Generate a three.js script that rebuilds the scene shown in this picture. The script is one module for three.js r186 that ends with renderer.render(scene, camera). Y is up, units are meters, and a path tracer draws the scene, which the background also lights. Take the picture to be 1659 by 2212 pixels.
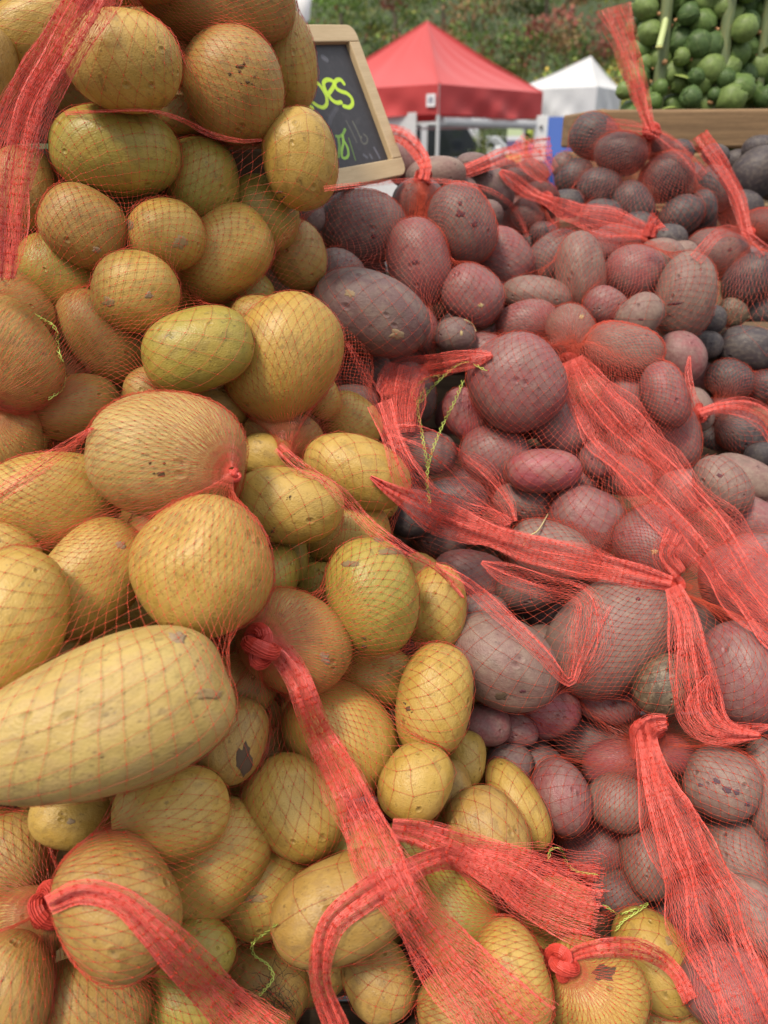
import * as THREE from 'three';
import { mergeGeometries } from 'three/addons/utils/BufferGeometryUtils.js';
import { RoundedBoxGeometry } from 'three/addons/geometries/RoundedBoxGeometry.js';
import { ImprovedNoise } from 'three/addons/math/ImprovedNoise.js';

// ------------------------------------------------------------------ camera, sky, sun, exposure
const PITCH = -25.4 * Math.PI / 180, EYE = new THREE.Vector3(0, 1.5, 0), F = 1664, CX = 829.5, CY = 1106;
const scene = new THREE.Scene();
const camera = new THREE.PerspectiveCamera(2 * Math.atan(CY / F) * 180 / Math.PI, 0.75, 0.05, 400);
camera.position.copy(EYE); camera.rotation.x = PITCH;
camera.focus = 0.62; camera.userData.fStop = 7;
const renderer = new THREE.WebGLRenderer({ antialias: true });
renderer.toneMapping = THREE.LinearToneMapping;
renderer.toneMappingExposure = 1.68;
renderer.shadowMap.enabled = true;
{
  const w = 64, h = 32, d = new Float32Array(w * h * 4);
  for (let j = 0; j < h; j++) for (let i = 0; i < w; i++) {
    const el = ((j + 0.5) / h - 0.5) * Math.PI, s = Math.sin(el);
    const L = s > 0 ? 0.26 + 0.74 * s : 0.07, o = (j * w + i) * 4;       // a bright overcast, three to four times brighter overhead than at the horizon
    d[o] = L * 0.98; d[o + 1] = L; d[o + 2] = L * 1.03; d[o + 3] = 1;
  }
  const sky = new THREE.DataTexture(d, w, h, THREE.RGBAFormat, THREE.FloatType);
  sky.mapping = THREE.EquirectangularReflectionMapping; sky.magFilter = THREE.LinearFilter; sky.needsUpdate = true;
  scene.background = sky; scene.environment = sky;
}
const sun = new THREE.DirectionalLight(0xfff1de, 2.3);
sun.position.set(-1.9, 6, 1.6); sun.target.position.set(0, 1.2, -0.7); scene.add(sun, sun.target);
sun.castShadow = true; sun.shadow.radius = 24; sun.shadow.mapSize.set(2048, 2048);
Object.assign(sun.shadow.camera, { left: -14, right: 14, top: 14, bottom: -30, near: 0.5, far: 60 });

// ------------------------------------------------------------------ helpers
let seed = 20771;
const rnd = () => { seed = (seed + 0x6D2B79F5) | 0; let t = Math.imul(seed ^ (seed >>> 15), 1 | seed); t = (t + Math.imul(t ^ (t >>> 7), 61 | t)) ^ t; return ((t ^ (t >>> 14)) >>> 0) / 4294967296; };
const rr = (a, b) => a + (b - a) * rnd(), gauss = () => (rnd() + rnd() + rnd() + rnd() - 2) * 1.0;
const noise = new ImprovedNoise();
const fbm = (x, y, z, o = 4) => { let s = 0, a = 0.5; for (let k = 0; k < o; k++) { s += a * noise.noise(x, y, z); x = x * 2.03 + 7.1; y = y * 2.03 + 3.7; z = z * 2.03 + 1.3; a *= 0.5; } return s; };
const V = (x, y, z) => new THREE.Vector3(x, y, z);
const clamp = (x, a, b) => Math.min(b, Math.max(a, x)), mix = (a, b, t) => a + (b - a) * t;
const sstep = (a, b, x) => { const t = clamp((x - a) / (b - a), 0, 1); return t * t * (3 - 2 * t); };
const CS = Math.cos(PITCH), SN = Math.sin(PITCH);
// a pixel of the photograph (1659 x 2212 grid) at a distance d along the lens axis, in world metres
function at(px, py, d) {
  const x = (px - CX) / F * d, y = (CY - py) / F * d, z = -d;
  return V(EYE.x + x, EYE.y + y * CS - z * SN, EYE.z + y * SN + z * CS);
}
const camDir = (x, y, z) => V(x, y * CS - z * SN, y * SN + z * CS);
const names = {};
function numbered(n) { names[n] = (names[n] ?? -1) + 1; return names[n] ? n + '_' + String(names[n]).padStart(3, '0') : n; }
function tag(o, label, category, group, kind) {
  Object.assign(o.userData, { label }); if (category) o.userData.category = category;
  if (group) o.userData.group = group; if (kind) o.userData.kind = kind; return o;
}
function thing(name, label, category, pos, group) { const g = new THREE.Group(); g.name = numbered(name); g.position.copy(pos ?? V(0, 0, 0)); scene.add(g); return tag(g, label, category, group); }
function part(name, geo, mat, parent) { const m = new THREE.Mesh(geo, mat); m.name = name; m.castShadow = m.receiveShadow = true; parent.add(m); return m; }
function std(r, g, b, rough = 0.6, o = {}) { return new THREE.MeshStandardMaterial({ color: new THREE.Color().setRGB(r, g, b), roughness: rough, ...o }); }
function phys(r, g, b, rough = 0.6, o = {}) { return new THREE.MeshPhysicalMaterial({ color: new THREE.Color().setRGB(r, g, b), roughness: rough, ...o }); }
function tex(w, h, fn, srgb = true, rep = true) {
  const d = new Uint8Array(w * h * 4), c = [0, 0, 0];
  for (let j = 0; j < h; j++) for (let i = 0; i < w; i++) { fn(i / w, j / h, c, i, j); const o = (j * w + i) * 4; d[o] = clamp(c[0], 0, 1) * 255; d[o + 1] = clamp(c[1], 0, 1) * 255; d[o + 2] = clamp(c[2], 0, 1) * 255; d[o + 3] = 255; }
  const t = new THREE.DataTexture(d, w, h); t.magFilter = THREE.LinearFilter; t.minFilter = THREE.LinearMipmapLinearFilter; t.generateMipmaps = true;
  if (rep) t.wrapS = t.wrapT = THREE.RepeatWrapping; if (srgb) t.colorSpace = THREE.SRGBColorSpace; t.needsUpdate = true; return t;
}
const box = (w, h, d, x = 0, y = 0, z = 0, r = 0.004) => new RoundedBoxGeometry(w, h, d, 2, Math.min(r, w / 3, h / 3, d / 3)).translate(x, y, z);
class Strands {                                   // thin three-sided threads collected into one mesh
  constructor(origin) { this.p = []; this.n = []; this.i = []; this.o = origin; }
  seg(a, b, r0, r1 = r0) {
    const dx = b.x - a.x, dy = b.y - a.y, dz = b.z - a.z, l = Math.hypot(dx, dy, dz); if (l < 1e-6) return;
    const ux = dx / l, uy = dy / l, uz = dz / l;
    let ax = uy * 0.3 - uz * 0.9, ay = uz * 0.2 - ux * 0.3, az = ux * 0.9 - uy * 0.2; let al = Math.hypot(ax, ay, az);
    if (al < 1e-3) { ax = 1; ay = 0; az = 0; al = 1; } ax /= al; ay /= al; az /= al;
    const bx = uy * az - uz * ay, by = uz * ax - ux * az, bz = ux * ay - uy * ax, s = this.p.length / 3;
    for (let e = 0; e < 2; e++) for (let k = 0; k < 3; k++) {
      const c = Math.cos(k * 2.0944), q = Math.sin(k * 2.0944), nx = ax * c + bx * q, ny = ay * c + by * q, nz = az * c + bz * q, r = e ? r1 : r0, P = e ? b : a;
      this.p.push(P.x + nx * r - this.o.x, P.y + ny * r - this.o.y, P.z + nz * r - this.o.z); this.n.push(nx, ny, nz);
    }
    for (let k = 0; k < 3; k++) { const m = (k + 1) % 3; this.i.push(s + k, s + m, s + 3 + k, s + m, s + 3 + m, s + 3 + k); }
  }
  bead(c, d, len, r) {                             // a small spindle: where two threads of the net are joined
    const s = this.p.length / 3; let l = Math.hypot(d.x, d.y, d.z) || 1; const ux = d.x / l, uy = d.y / l, uz = d.z / l;
    let ax = uy * 0.3 - uz * 0.9, ay = uz * 0.2 - ux * 0.3, az = ux * 0.9 - uy * 0.2; const al = Math.hypot(ax, ay, az) || 1; ax /= al; ay /= al; az /= al;
    const bx = uy * az - uz * ay, by = uz * ax - ux * az, bz = ux * ay - uy * ax;
    const v = (x, y, z) => { this.p.push(c.x + x - this.o.x, c.y + y - this.o.y, c.z + z - this.o.z); const q = Math.hypot(x, y, z) || 1; this.n.push(x / q, y / q, z / q); };
    v(-ux * len, -uy * len, -uz * len); v(ux * len, uy * len, uz * len);
    for (let k = 0; k < 3; k++) { const C = Math.cos(k * 2.0944) * r, S = Math.sin(k * 2.0944) * r; v(ax * C + bx * S, ay * C + by * S, az * C + bz * S); }
    for (let k = 0; k < 3; k++) { const m = (k + 1) % 3; this.i.push(s, s + 2 + m, s + 2 + k, s + 1, s + 2 + k, s + 2 + m); }
  }
  geo() { const g = new THREE.BufferGeometry(); g.setAttribute('position', new THREE.Float32BufferAttribute(this.p, 3)); g.setAttribute('normal', new THREE.Float32BufferAttribute(this.n, 3)); g.setIndex(this.i); return g; }
}
// ------------------------------------------------------------------ the setting: ground, hillside, trees, tents, vehicles
const woodTex = (base, dark, rings, w = 512, h = 256) => tex(w, h, (u, v, c) => {
  const g = fbm(u * 3, v * rings, 3.3, 4), f = noise.noise(u * 14, v * rings * 9, 1.7), p = noise.noise(u * 60, v * rings * 14, 5), k = clamp(0.5 + 0.9 * g + 0.35 * f + 0.2 * p, 0, 1);
  for (let q = 0; q < 3; q++) c[q] = lin2s0(mix(dark[q], base[q], k));
});
function lin2s0(x) { return x <= 0.0031308 ? 12.92 * x : 1.055 * Math.pow(x, 1 / 2.4) - 0.055; }
const asphaltTex = tex(512, 512, (u, v, c) => { const a = noise.noise(u * 90, v * 90, 1), b = fbm(u * 6, v * 6, 4, 3), k = 0.30 + 0.05 * a + 0.06 * b; c[0] = k; c[1] = k; c[2] = k * 1.02; });
asphaltTex.repeat.set(60, 60);
{
  const g = new THREE.PlaneGeometry(360, 360).rotateX(-Math.PI / 2), m = part('ground', g, new THREE.MeshStandardMaterial({ map: asphaltTex, roughness: 0.92 }), scene);
  tag(m, 'grey asphalt market ground running to the trees', 'ground', null, 'structure');
  const hill = new THREE.PlaneGeometry(240, 90, 60, 24).rotateX(-Math.PI / 2), p = hill.attributes.position;
  for (let i = 0; i < p.count; i++) { const z = p.getZ(i) - 75, x = p.getX(i), t = clamp((-z - 35) / 40, 0, 1); p.setXYZ(i, x, -0.3 + t * 20 + 1.2 * t * noise.noise(x * 0.08, z * 0.1, 2), z); } hill.computeVertexNormals();
  tag(part('hillside', hill, std(0.035, 0.05, 0.016, 1), scene), 'dark wooded hillside rising behind the trees', 'hill', null, 'structure');
}
// trees
const barkMat = std(0.16, 0.13, 0.10, 0.95), leafGeo = (() => { const g = new THREE.BufferGeometry(); g.setAttribute('position', new THREE.Float32BufferAttribute([0, -0.5, 0, 0.3, -0.05, 0.08, 0, 0.5, 0, -0.3, -0.05, 0.08, 0, 0, -0.05], 3)); g.setIndex([0, 1, 4, 1, 2, 4, 2, 3, 4, 3, 0, 4]); g.computeVertexNormals(); return g; })();
const leafMat = new THREE.MeshPhysicalMaterial({ color: 0xffffff, roughness: 0.75, transmission: 0.3, thickness: 0, side: THREE.DoubleSide });
const PAL = { green: [0.14, 0.235, 0.045], olive: [0.26, 0.275, 0.055], dark: [0.075, 0.125, 0.035], red: [0.34, 0.095, 0.07], rust: [0.28, 0.16, 0.07], yellow: [0.62, 0.44, 0.07], lime: [0.31, 0.38, 0.07] };
function tree(label, x, z, h, w, palette, count = 5200, low = 0.6, group = 'trees on the slope behind the tents') {
  const n = Math.round(count * 1.7), t = thing('tree', label, 'tree', V(x, 0, z), group), tg = [];
  const limb = (a, b, r0, r1) => { const q = new THREE.CylinderGeometry(r1, r0, a.distanceTo(b), 7, 1); q.applyQuaternion(new THREE.Quaternion().setFromUnitVectors(V(0, 1, 0), b.clone().sub(a).normalize())); q.translate((a.x + b.x) / 2, (a.y + b.y) / 2, (a.z + b.z) / 2); tg.push(q); };
  limb(V(0, -0.3, 0), V(0.1, h * 0.45, 0), w * 0.024, w * 0.018); limb(V(0.1, h * 0.45, 0), V(0, h * 0.85, 0.1), w * 0.018, w * 0.008);
  const cl = [];
  for (let k = 0; k < 80; k++) { const y = rr(low, h), f = Math.sqrt(clamp(1 - ((y - h * 0.42) / (h * 0.62)) ** 2, 0.06, 1)), a = rr(0, 6.28), q = Math.sqrt(rnd()) * w * 0.5 * f; cl.push([Math.cos(a) * q, y, Math.sin(a) * q, rr(0.35, 0.8) * Math.min(1, w / 3), palette[Math.floor(rnd() ** 1.6 * palette.length)], rr(0.7, 1.35)]); if (k < 4) limb(V(0.08, clamp(y - 0.8, 0.5, h * 0.7), 0), V(Math.cos(a) * q, y, Math.sin(a) * q), w * 0.014, w * 0.004); }
  part('trunk', mergeGeometries(tg), barkMat, t);
  const im = new THREE.InstancedMesh(leafGeo, leafMat, n), M = new THREE.Matrix4(), Q = new THREE.Quaternion(), E = new THREE.Euler(), C = new THREE.Color();
  for (let i = 0; i < n; i++) {
    const c = cl[Math.floor(rnd() * cl.length)], s = rr(0.09, 0.2) * Math.min(1, 0.3 + w / 4); Q.setFromEuler(E.set(rr(-1.4, 1.4), rr(0, 6.28), rr(-1, 1)));
    M.compose(V(c[0] + gauss() * c[3], Math.max(0.1, c[1] + gauss() * c[3] * 0.6), c[2] + gauss() * c[3]), Q, V(s, s, s)); im.setMatrixAt(i, M);
    const p = PAL[rnd() < 0.10 ? palette[Math.floor(rnd() * palette.length)] : c[4]], k = c[5] * rr(0.75, 1.5); im.setColorAt(i, C.setRGB(p[0] * k, p[1] * k, p[2] * k));
  }
  im.name = 'crown'; im.userData.kind = 'stuff'; im.castShadow = im.receiveShadow = true; t.add(im);
}
tree('green tree flecked with red leaves behind the peak of the red tent', 1.81, -28.5, 8, 5, ['green', 'green', 'olive', 'dark', 'red', 'rust'], 6500);
tree('green tree with dull red leaves behind the red canopy slope', -1.36, -27.5, 8, 4.6, ['green', 'olive', 'green', 'red', 'dark'], 6000);
tree('dark green tree behind the lamp post', -4.75, -29.5, 9, 5, ['dark', 'green', 'green', 'olive'], 5000);
tree('dark tree with reddish patches between the two tents', 5.20, -29.5, 8.5, 5, ['dark', 'green', 'olive', 'rust', 'red'], 6500);
tree('olive green tree with yellow leaves above the white tent', 8.36, -28.5, 8, 4.6, ['olive', 'lime', 'yellow', 'green', 'rust'], 6500);
tree('bright lime leaved bush low beside the white tent', 5.88, -26.0, 3.4, 3.2, ['lime', 'olive', 'green', 'yellow'], 3200, 0.3);
tree('yellow tinged tree behind the sprouts', 11.53, -29.5, 8.5, 5, ['olive', 'yellow', 'lime', 'green'], 5600);
tree('green tree farther along past the sprouts', 15.37, -30.5, 8.5, 5.4, ['green', 'olive', 'dark', 'yellow'], 5000);
tree('tall dark tree standing higher on the slope behind the red tent', 0.34, -34.5, 11, 6, ['dark', 'green', 'olive'], 5000);
tree('tall rusty tree standing higher on the slope between tents', 7.01, -34.5, 11, 6, ['green', 'olive', 'dark', 'rust'], 5000);
tree('tall green tree higher on the slope behind the sprouts', 13.56, -35.5, 11, 6.5, ['green', 'olive', 'dark'], 5000);
tree('dark evergreen tree far along the slope past the lamp post', -9.04, -31.5, 10, 6, ['dark', 'green', 'olive'], 4000);
tree('narrow olive shrub standing under the red tent', 2.02, -17.5, 1.75, 0.5, ['dark', 'olive', 'green'], 700, 0.4, 'shrubs');
// lamp post
{
  const t = thing('lamp_post', 'white metal lamp post before the dark trees', 'lamp post', V(-1.93, 0, -22)), m = std(0.55, 0.56, 0.57, 0.4);
  part('pole', new THREE.CylinderGeometry(0.05, 0.07, 4.2, 12).translate(0, 2.1, 0), m, t);
  part('lamp_head', new THREE.LatheGeometry([[0.02, 4.2], [0.12, 4.25], [0.16, 4.5], [0.2, 4.75], [0.06, 4.9], [0, 4.92]].map((p) => new THREE.Vector2(...p)), 14), std(0.8, 0.8, 0.8, 0.35), t);
}
// pop-up canopies
const alu = std(0.62, 0.63, 0.64, 0.35, { metalness: 0.3 });
const weave = tex(256, 256, (u, v, c) => { const k = 0.9 + 0.06 * noise.noise(u * 120, v * 20, 1) + 0.06 * noise.noise(u * 20, v * 120, 2); c[0] = c[1] = c[2] = k; });
function fabric(r, g, b) { return new THREE.MeshPhysicalMaterial({ color: new THREE.Color().setRGB(r, g, b), map: weave, roughness: 0.75, side: THREE.DoubleSide, transmission: 0.22, thickness: 0 }); }
function panel(a, b, c, d, sag, nu = 16, nv = 10) {          // a cloth patch a-b along the bottom, d-c along the top, hanging a little
  const p = [], uv = [], idx = [], up = V(0, -1, 0);
  for (let j = 0; j <= nv; j++) for (let i = 0; i <= nu; i++) { const u = i / nu, v = j / nv, q = a.clone().lerp(b, u).lerp(d.clone().lerp(c, u), v); q.addScaledVector(up, sag(u, v)); p.push(q.x, q.y, q.z); uv.push(u * 3, v * 2); }
  for (let j = 0; j < nv; j++) for (let i = 0; i < nu; i++) { const k = j * (nu + 1) + i; idx.push(k, k + 1, k + nu + 1, k + 1, k + nu + 2, k + nu + 1); }
  const g = new THREE.BufferGeometry(); g.setAttribute('position', new THREE.Float32BufferAttribute(p, 3)); g.setAttribute('uv', new THREE.Float32BufferAttribute(uv, 2)); g.setIndex(idx); g.computeVertexNormals(); return g;
}
function tent(label, cx, cz, corners, eave, peak, drop, mat) {
  const t = thing('canopy_tent', label, 'tent', V(cx, 0, cz), 'market tents'), K = corners.map(([x, z]) => V(x, eave, z)), top = V(0, peak, 0);
  for (let k = 0; k < 4; k++) {
    const a = K[k], b = K[(k + 1) % 4];
    part('roof_panel', panel(a, b, top.clone().lerp(b, 0.012), top.clone().lerp(a, 0.012), (u, v) => 0.10 * Math.sin(v * Math.PI) * (0.35 + 0.65 * Math.sin(u * Math.PI)) + 0.05 * Math.sin(u * 9 + k * 2) * (1 - v) * v + 0.02 * Math.sin(u * 23 + v * 9 + k) * (1 - v) * v * 2), mat, t);
    part('hip_seam', new THREE.TubeGeometry(new THREE.CatmullRomCurve3([a.clone().setY(eave + 0.006), a.clone().lerp(top, 0.5).add(V(0, -0.02, 0)), top.clone().add(V(0, 0.006, 0))]), 14, 0.014, 6), mat, t);
    const out = a.clone().add(b).multiplyScalar(0.5).setY(0).normalize(), lo = drop, ph = k * 2.1;
    const vp = panel(a.clone().setY(eave - lo), b.clone().setY(eave - lo), b, a, () => 0, 44, 6), P = vp.attributes.position;
    for (let i = 0; i < P.count; i++) { const u = (i % 45) / 44, v = Math.floor(i / 45) / 6, f = Math.sin(u * Math.PI) * (1 - v) * (0.05 * Math.sin(u * 13 + ph + v * 4) + 0.03 * Math.sin(u * 29 + ph - v * 5)) + 0.012; P.setXYZ(i, P.getX(i) + out.x * f, P.getY(i) + 0.02 * Math.sin(u * 8 + ph) * (1 - v) * Math.sin(u * Math.PI), P.getZ(i) + out.z * f); } vp.computeVertexNormals();
    part('valance', vp, mat, t);
    part('leg', new THREE.CylinderGeometry(0.028, 0.028, eave, 10).translate(a.x * 0.985, eave / 2, a.z * 0.985), alu, t);
    const mid = a.clone().lerp(b, 0.5), L = a.distanceTo(b), bar = new THREE.BoxGeometry(L * 0.96, 0.035, 0.022); bar.rotateY(-Math.atan2(b.z - a.z, b.x - a.x)); bar.translate(mid.x * 0.965, eave - lo - 0.12, mid.z * 0.965); part('truss_bar', bar, alu, t);
  }
  part('peak_pole', new THREE.CylinderGeometry(0.02, 0.02, 0.9, 8).translate(0, peak - 0.47, 0), alu, t);
  return t;
}
const redCloth = fabric(0.66, 0.06, 0.062), whiteCloth = fabric(0.82, 0.83, 0.85), TC = [0.715, -15];
const rt = tent('red pop-up canopy tent with white side wall', TC[0], TC[1], [[0.10, 2.02], [2.02, -0.10], [-0.10, -2.02], [-2.02, 0.10]], 2.33, 3.36, 0.40, redCloth);
{
  const wall = panel(V(-0.22, 0.05, 1.72), V(-2.0, 0.05, 0.08), V(-2.0, 1.97, 0.08), V(-0.22, 1.97, 1.72), () => 0, 40, 8), P = wall.attributes.position; for (let i = 0; i < P.count; i++) { const u = (i % 41) / 40, v = Math.floor(i / 41) / 8; const f = 0.03 * Math.sin(u * 17 + v * 2) + 0.02 * Math.sin(u * 5 - v * 3); P.setZ(i, P.getZ(i) + f); } wall.computeVertexNormals();
  part('side_wall', wall, whiteCloth, rt);
  { const a = V(0.16, 1.84, 1.88), b = V(1.9, 1.84, -0.04), L = a.distanceTo(b), g = new THREE.CylinderGeometry(0.07, 0.075, L, 14, 6).rotateZ(Math.PI / 2).rotateY(-Math.atan2(b.z - a.z, b.x - a.x)).translate((a.x + b.x) / 2, 1.84, (a.z + b.z) / 2); part('rolled_wall', g, whiteCloth, rt); }
  const cv = document.createElement('canvas'); cv.width = cv.height = 64; const q = cv.getContext('2d'); q.fillStyle = '#d9d6da'; q.fillRect(0, 0, 64, 64); q.fillStyle = '#5a6078'; q.fillRect(14, 18, 34, 10); q.fillRect(14, 32, 34, 14); q.fillStyle = '#b9b2bb'; q.fillRect(24, 36, 8, 8);
  const lt = new THREE.CanvasTexture(cv); lt.colorSpace = THREE.SRGBColorSpace;
  const lg = new THREE.BoxGeometry(0.17, 0.17, 0.006); lg.rotateY(-Math.PI / 4 + 0.05); lg.translate(0.10 - 0.115, 2.12, 2.02 - 0.04); part('logo_patch', lg, new THREE.MeshStandardMaterial({ map: lt, roughness: 0.8 }), rt);
  const pl = part('leg_weight_plate', box(0.23, 0.72, 0.03, 2.02, 1.62, 0.0, 0.01), std(0.72, 0.74, 0.75, 0.5), rt); for (const y of [1.80, 1.42]) part('bolt', new THREE.CylinderGeometry(0.03, 0.03, 0.03, 12).rotateX(Math.PI / 2).translate(2.02, y, 0.03), std(0.05, 0.05, 0.055, 0.5), pl);
}
tent('white canopy tent next to the red one', 5.57, -24, [[-0.1, 1.5], [0.95, -0.1], [0.1, -1.5], [-2.0, 0.1]], 2.88, 3.68, 0.66, whiteCloth);
{ // a hanging strip of pastel posters under the red tent
  const cv = document.createElement('canvas'); cv.width = 64; cv.height = 256; const q = cv.getContext('2d'); [['#c9dcae', 0, 70], ['#dfe3e6', 70, 20], ['#6f6488', 90, 44], ['#e9e3ee', 134, 14], ['#ddd07a', 148, 40], ['#1d2440', 188, 68]].forEach(([c, y, h]) => { q.fillStyle = c; q.fillRect(0, y, 64, h); });
  const t = thing('poster_strip', 'narrow hanging strip of pastel posters under the red tent', 'poster', V(2.62, 0.9, -17.2)), m = new THREE.CanvasTexture(cv); m.colorSpace = THREE.SRGBColorSpace;
  part('sheet', new THREE.BoxGeometry(0.3, 1.05, 0.01).translate(0, 0.55, 0), new THREE.MeshStandardMaterial({ map: m, roughness: 0.8 }), t); part('pole', new THREE.CylinderGeometry(0.02, 0.02, 1.7, 8).translate(0.18, 0.25, 0), alu, t);
}
// vehicles: side profile pulled out to the body's width, glass set in, wheels, lamps, mirrors
const glassMat = phys(0.02, 0.025, 0.028, 0.06, { specularIntensity: 1 }), tyreMat = std(0.02, 0.02, 0.02, 0.9), rimMat = std(0.45, 0.46, 0.47, 0.35, { metalness: 0.7 }), lampMat = phys(0.75, 0.75, 0.72, 0.1), tailLampMat = phys(0.35, 0.02, 0.02, 0.15);
function vehicle(name, label, cat, x, z, turn, prof, width, paint, wins, wheels, front) {
  const t = thing(name, label, cat, V(x, 0, z), 'vehicles parked behind the tents'); t.rotation.y = turn;
  const s = new THREE.Shape(prof.map((p) => new THREE.Vector2(...p))); part('body', new THREE.ExtrudeGeometry(s, { depth: width - 0.1, bevelEnabled: true, bevelSize: 0.05, bevelThickness: 0.05, bevelSegments: 3 }).translate(0, 0, -(width - 0.1) / 2), paint, t);
  for (const w of wins) for (const sd of [-1, 1]) part('side_window', new THREE.ExtrudeGeometry(new THREE.Shape(w.map((p) => new THREE.Vector2(...p))), { depth: 0.012, bevelEnabled: false }).translate(0, 0, sd * (width / 2 + 0.004) - 0.006), glassMat, t);
  const [a, b] = front, L = Math.hypot(b[0] - a[0], b[1] - a[1]), ws = new THREE.BoxGeometry(L * 0.86, 0.012, width * 0.84).rotateZ(Math.atan2(b[1] - a[1], b[0] - a[0])).translate((a[0] + b[0]) / 2 + front[2] * 0.052, (a[1] + b[1]) / 2 + 0.035, 0); part('windscreen', ws, glassMat, t);
  for (const wx of wheels) for (const sd of [-1, 1]) { const w = part('wheel', new THREE.TorusGeometry(0.27, 0.095, 10, 24).translate(wx, 0.365, sd * (width / 2 - 0.08)), tyreMat, t); part('rim', new THREE.CylinderGeometry(0.21, 0.21, 0.14, 18).rotateX(Math.PI / 2).translate(wx, 0.365, sd * (width / 2 - 0.07)), rimMat, w); }
  const xs = prof.map((p) => p[0]), f = front[2] > 0 ? Math.max(...xs) : Math.min(...xs), r = front[2] > 0 ? Math.min(...xs) : Math.max(...xs);
  for (const sd of [-1, 1]) { part('headlight', box(0.1, 0.16, 0.34, f + 0.01 * front[2], 0.78, sd * width * 0.34, 0.03), lampMat, t); part('tail_light', box(0.08, 0.3, 0.16, r - 0.02 * front[2], 0.9, sd * width * 0.42, 0.02), tailLampMat, t); part('mirror', box(0.12, 0.24, 0.2, a[0] - 0.05 * front[2], a[1] + 0.14, sd * (width / 2 + 0.14), 0.04), paint, t); }
}
const vanProf = [[-2.4, 0.35], [2.35, 0.35], [2.45, 0.7], [2.4, 1.05], [1.75, 1.25], [1.05, 2.0], [0.8, 2.12], [-2.35, 2.15], [-2.45, 1.9]];
vehicle('delivery_van', 'white van with dark windows parked behind the red tent', 'van', 0.6, -19.5, 0.25, vanProf, 1.95, phys(0.66, 0.68, 0.70, 0.25, { clearcoat: 0.6 }), [[[0.1, 1.28], [1.5, 1.28], [0.95, 1.92], [0.1, 1.92]], [[-1.2, 1.28], [-0.05, 1.28], [-0.05, 1.92], [-1.2, 1.92]]], [-1.5, 1.55], [[1.75, 1.25], [1.05, 2.0], 1]);
const suvProf = [[-2.2, 0.35], [2.15, 0.35], [2.25, 0.75], [2.1, 1.05], [1.2, 1.15], [0.55, 1.7], [-1.6, 1.75], [-2.15, 1.2], [-2.25, 0.8]];
vehicle('parked_car', 'silver grey car parked behind the open side of the red tent', 'car', 2.9, -24.3, -0.4, suvProf, 1.85, phys(0.42, 0.44, 0.45, 0.25, { clearcoat: 0.7, metalness: 0.3 }), [[[-0.4, 1.14], [0.95, 1.14], [0.45, 1.6], [-0.4, 1.64]], [[-1.7, 1.14], [-0.5, 1.14], [-0.5, 1.64], [-1.45, 1.64]]], [-1.4, 1.45], [[1.2, 1.15], [0.55, 1.7], 1]);
const truckProf = [[-2.7, 0.45], [2.6, 0.45], [2.7, 0.85], [2.6, 1.2], [1.5, 1.3], [0.85, 1.98], [-0.55, 2.02], [-0.75, 1.3], [-2.75, 1.28]];
vehicle('pickup_truck', 'bright blue pickup truck parked beneath the white tent', 'truck', 4.42, -19, 1.38, truckProf, 1.95, phys(0.025, 0.085, 0.34, 0.25, { clearcoat: 0.8 }), [[[0.15, 1.32], [1.3, 1.32], [0.78, 1.88], [0.15, 1.9]], [[-0.6, 1.32], [0.05, 1.32], [0.05, 1.9], [-0.45, 1.9]]], [-1.8, 1.7], [[1.5, 1.3], [0.85, 1.98], 1]);
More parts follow.
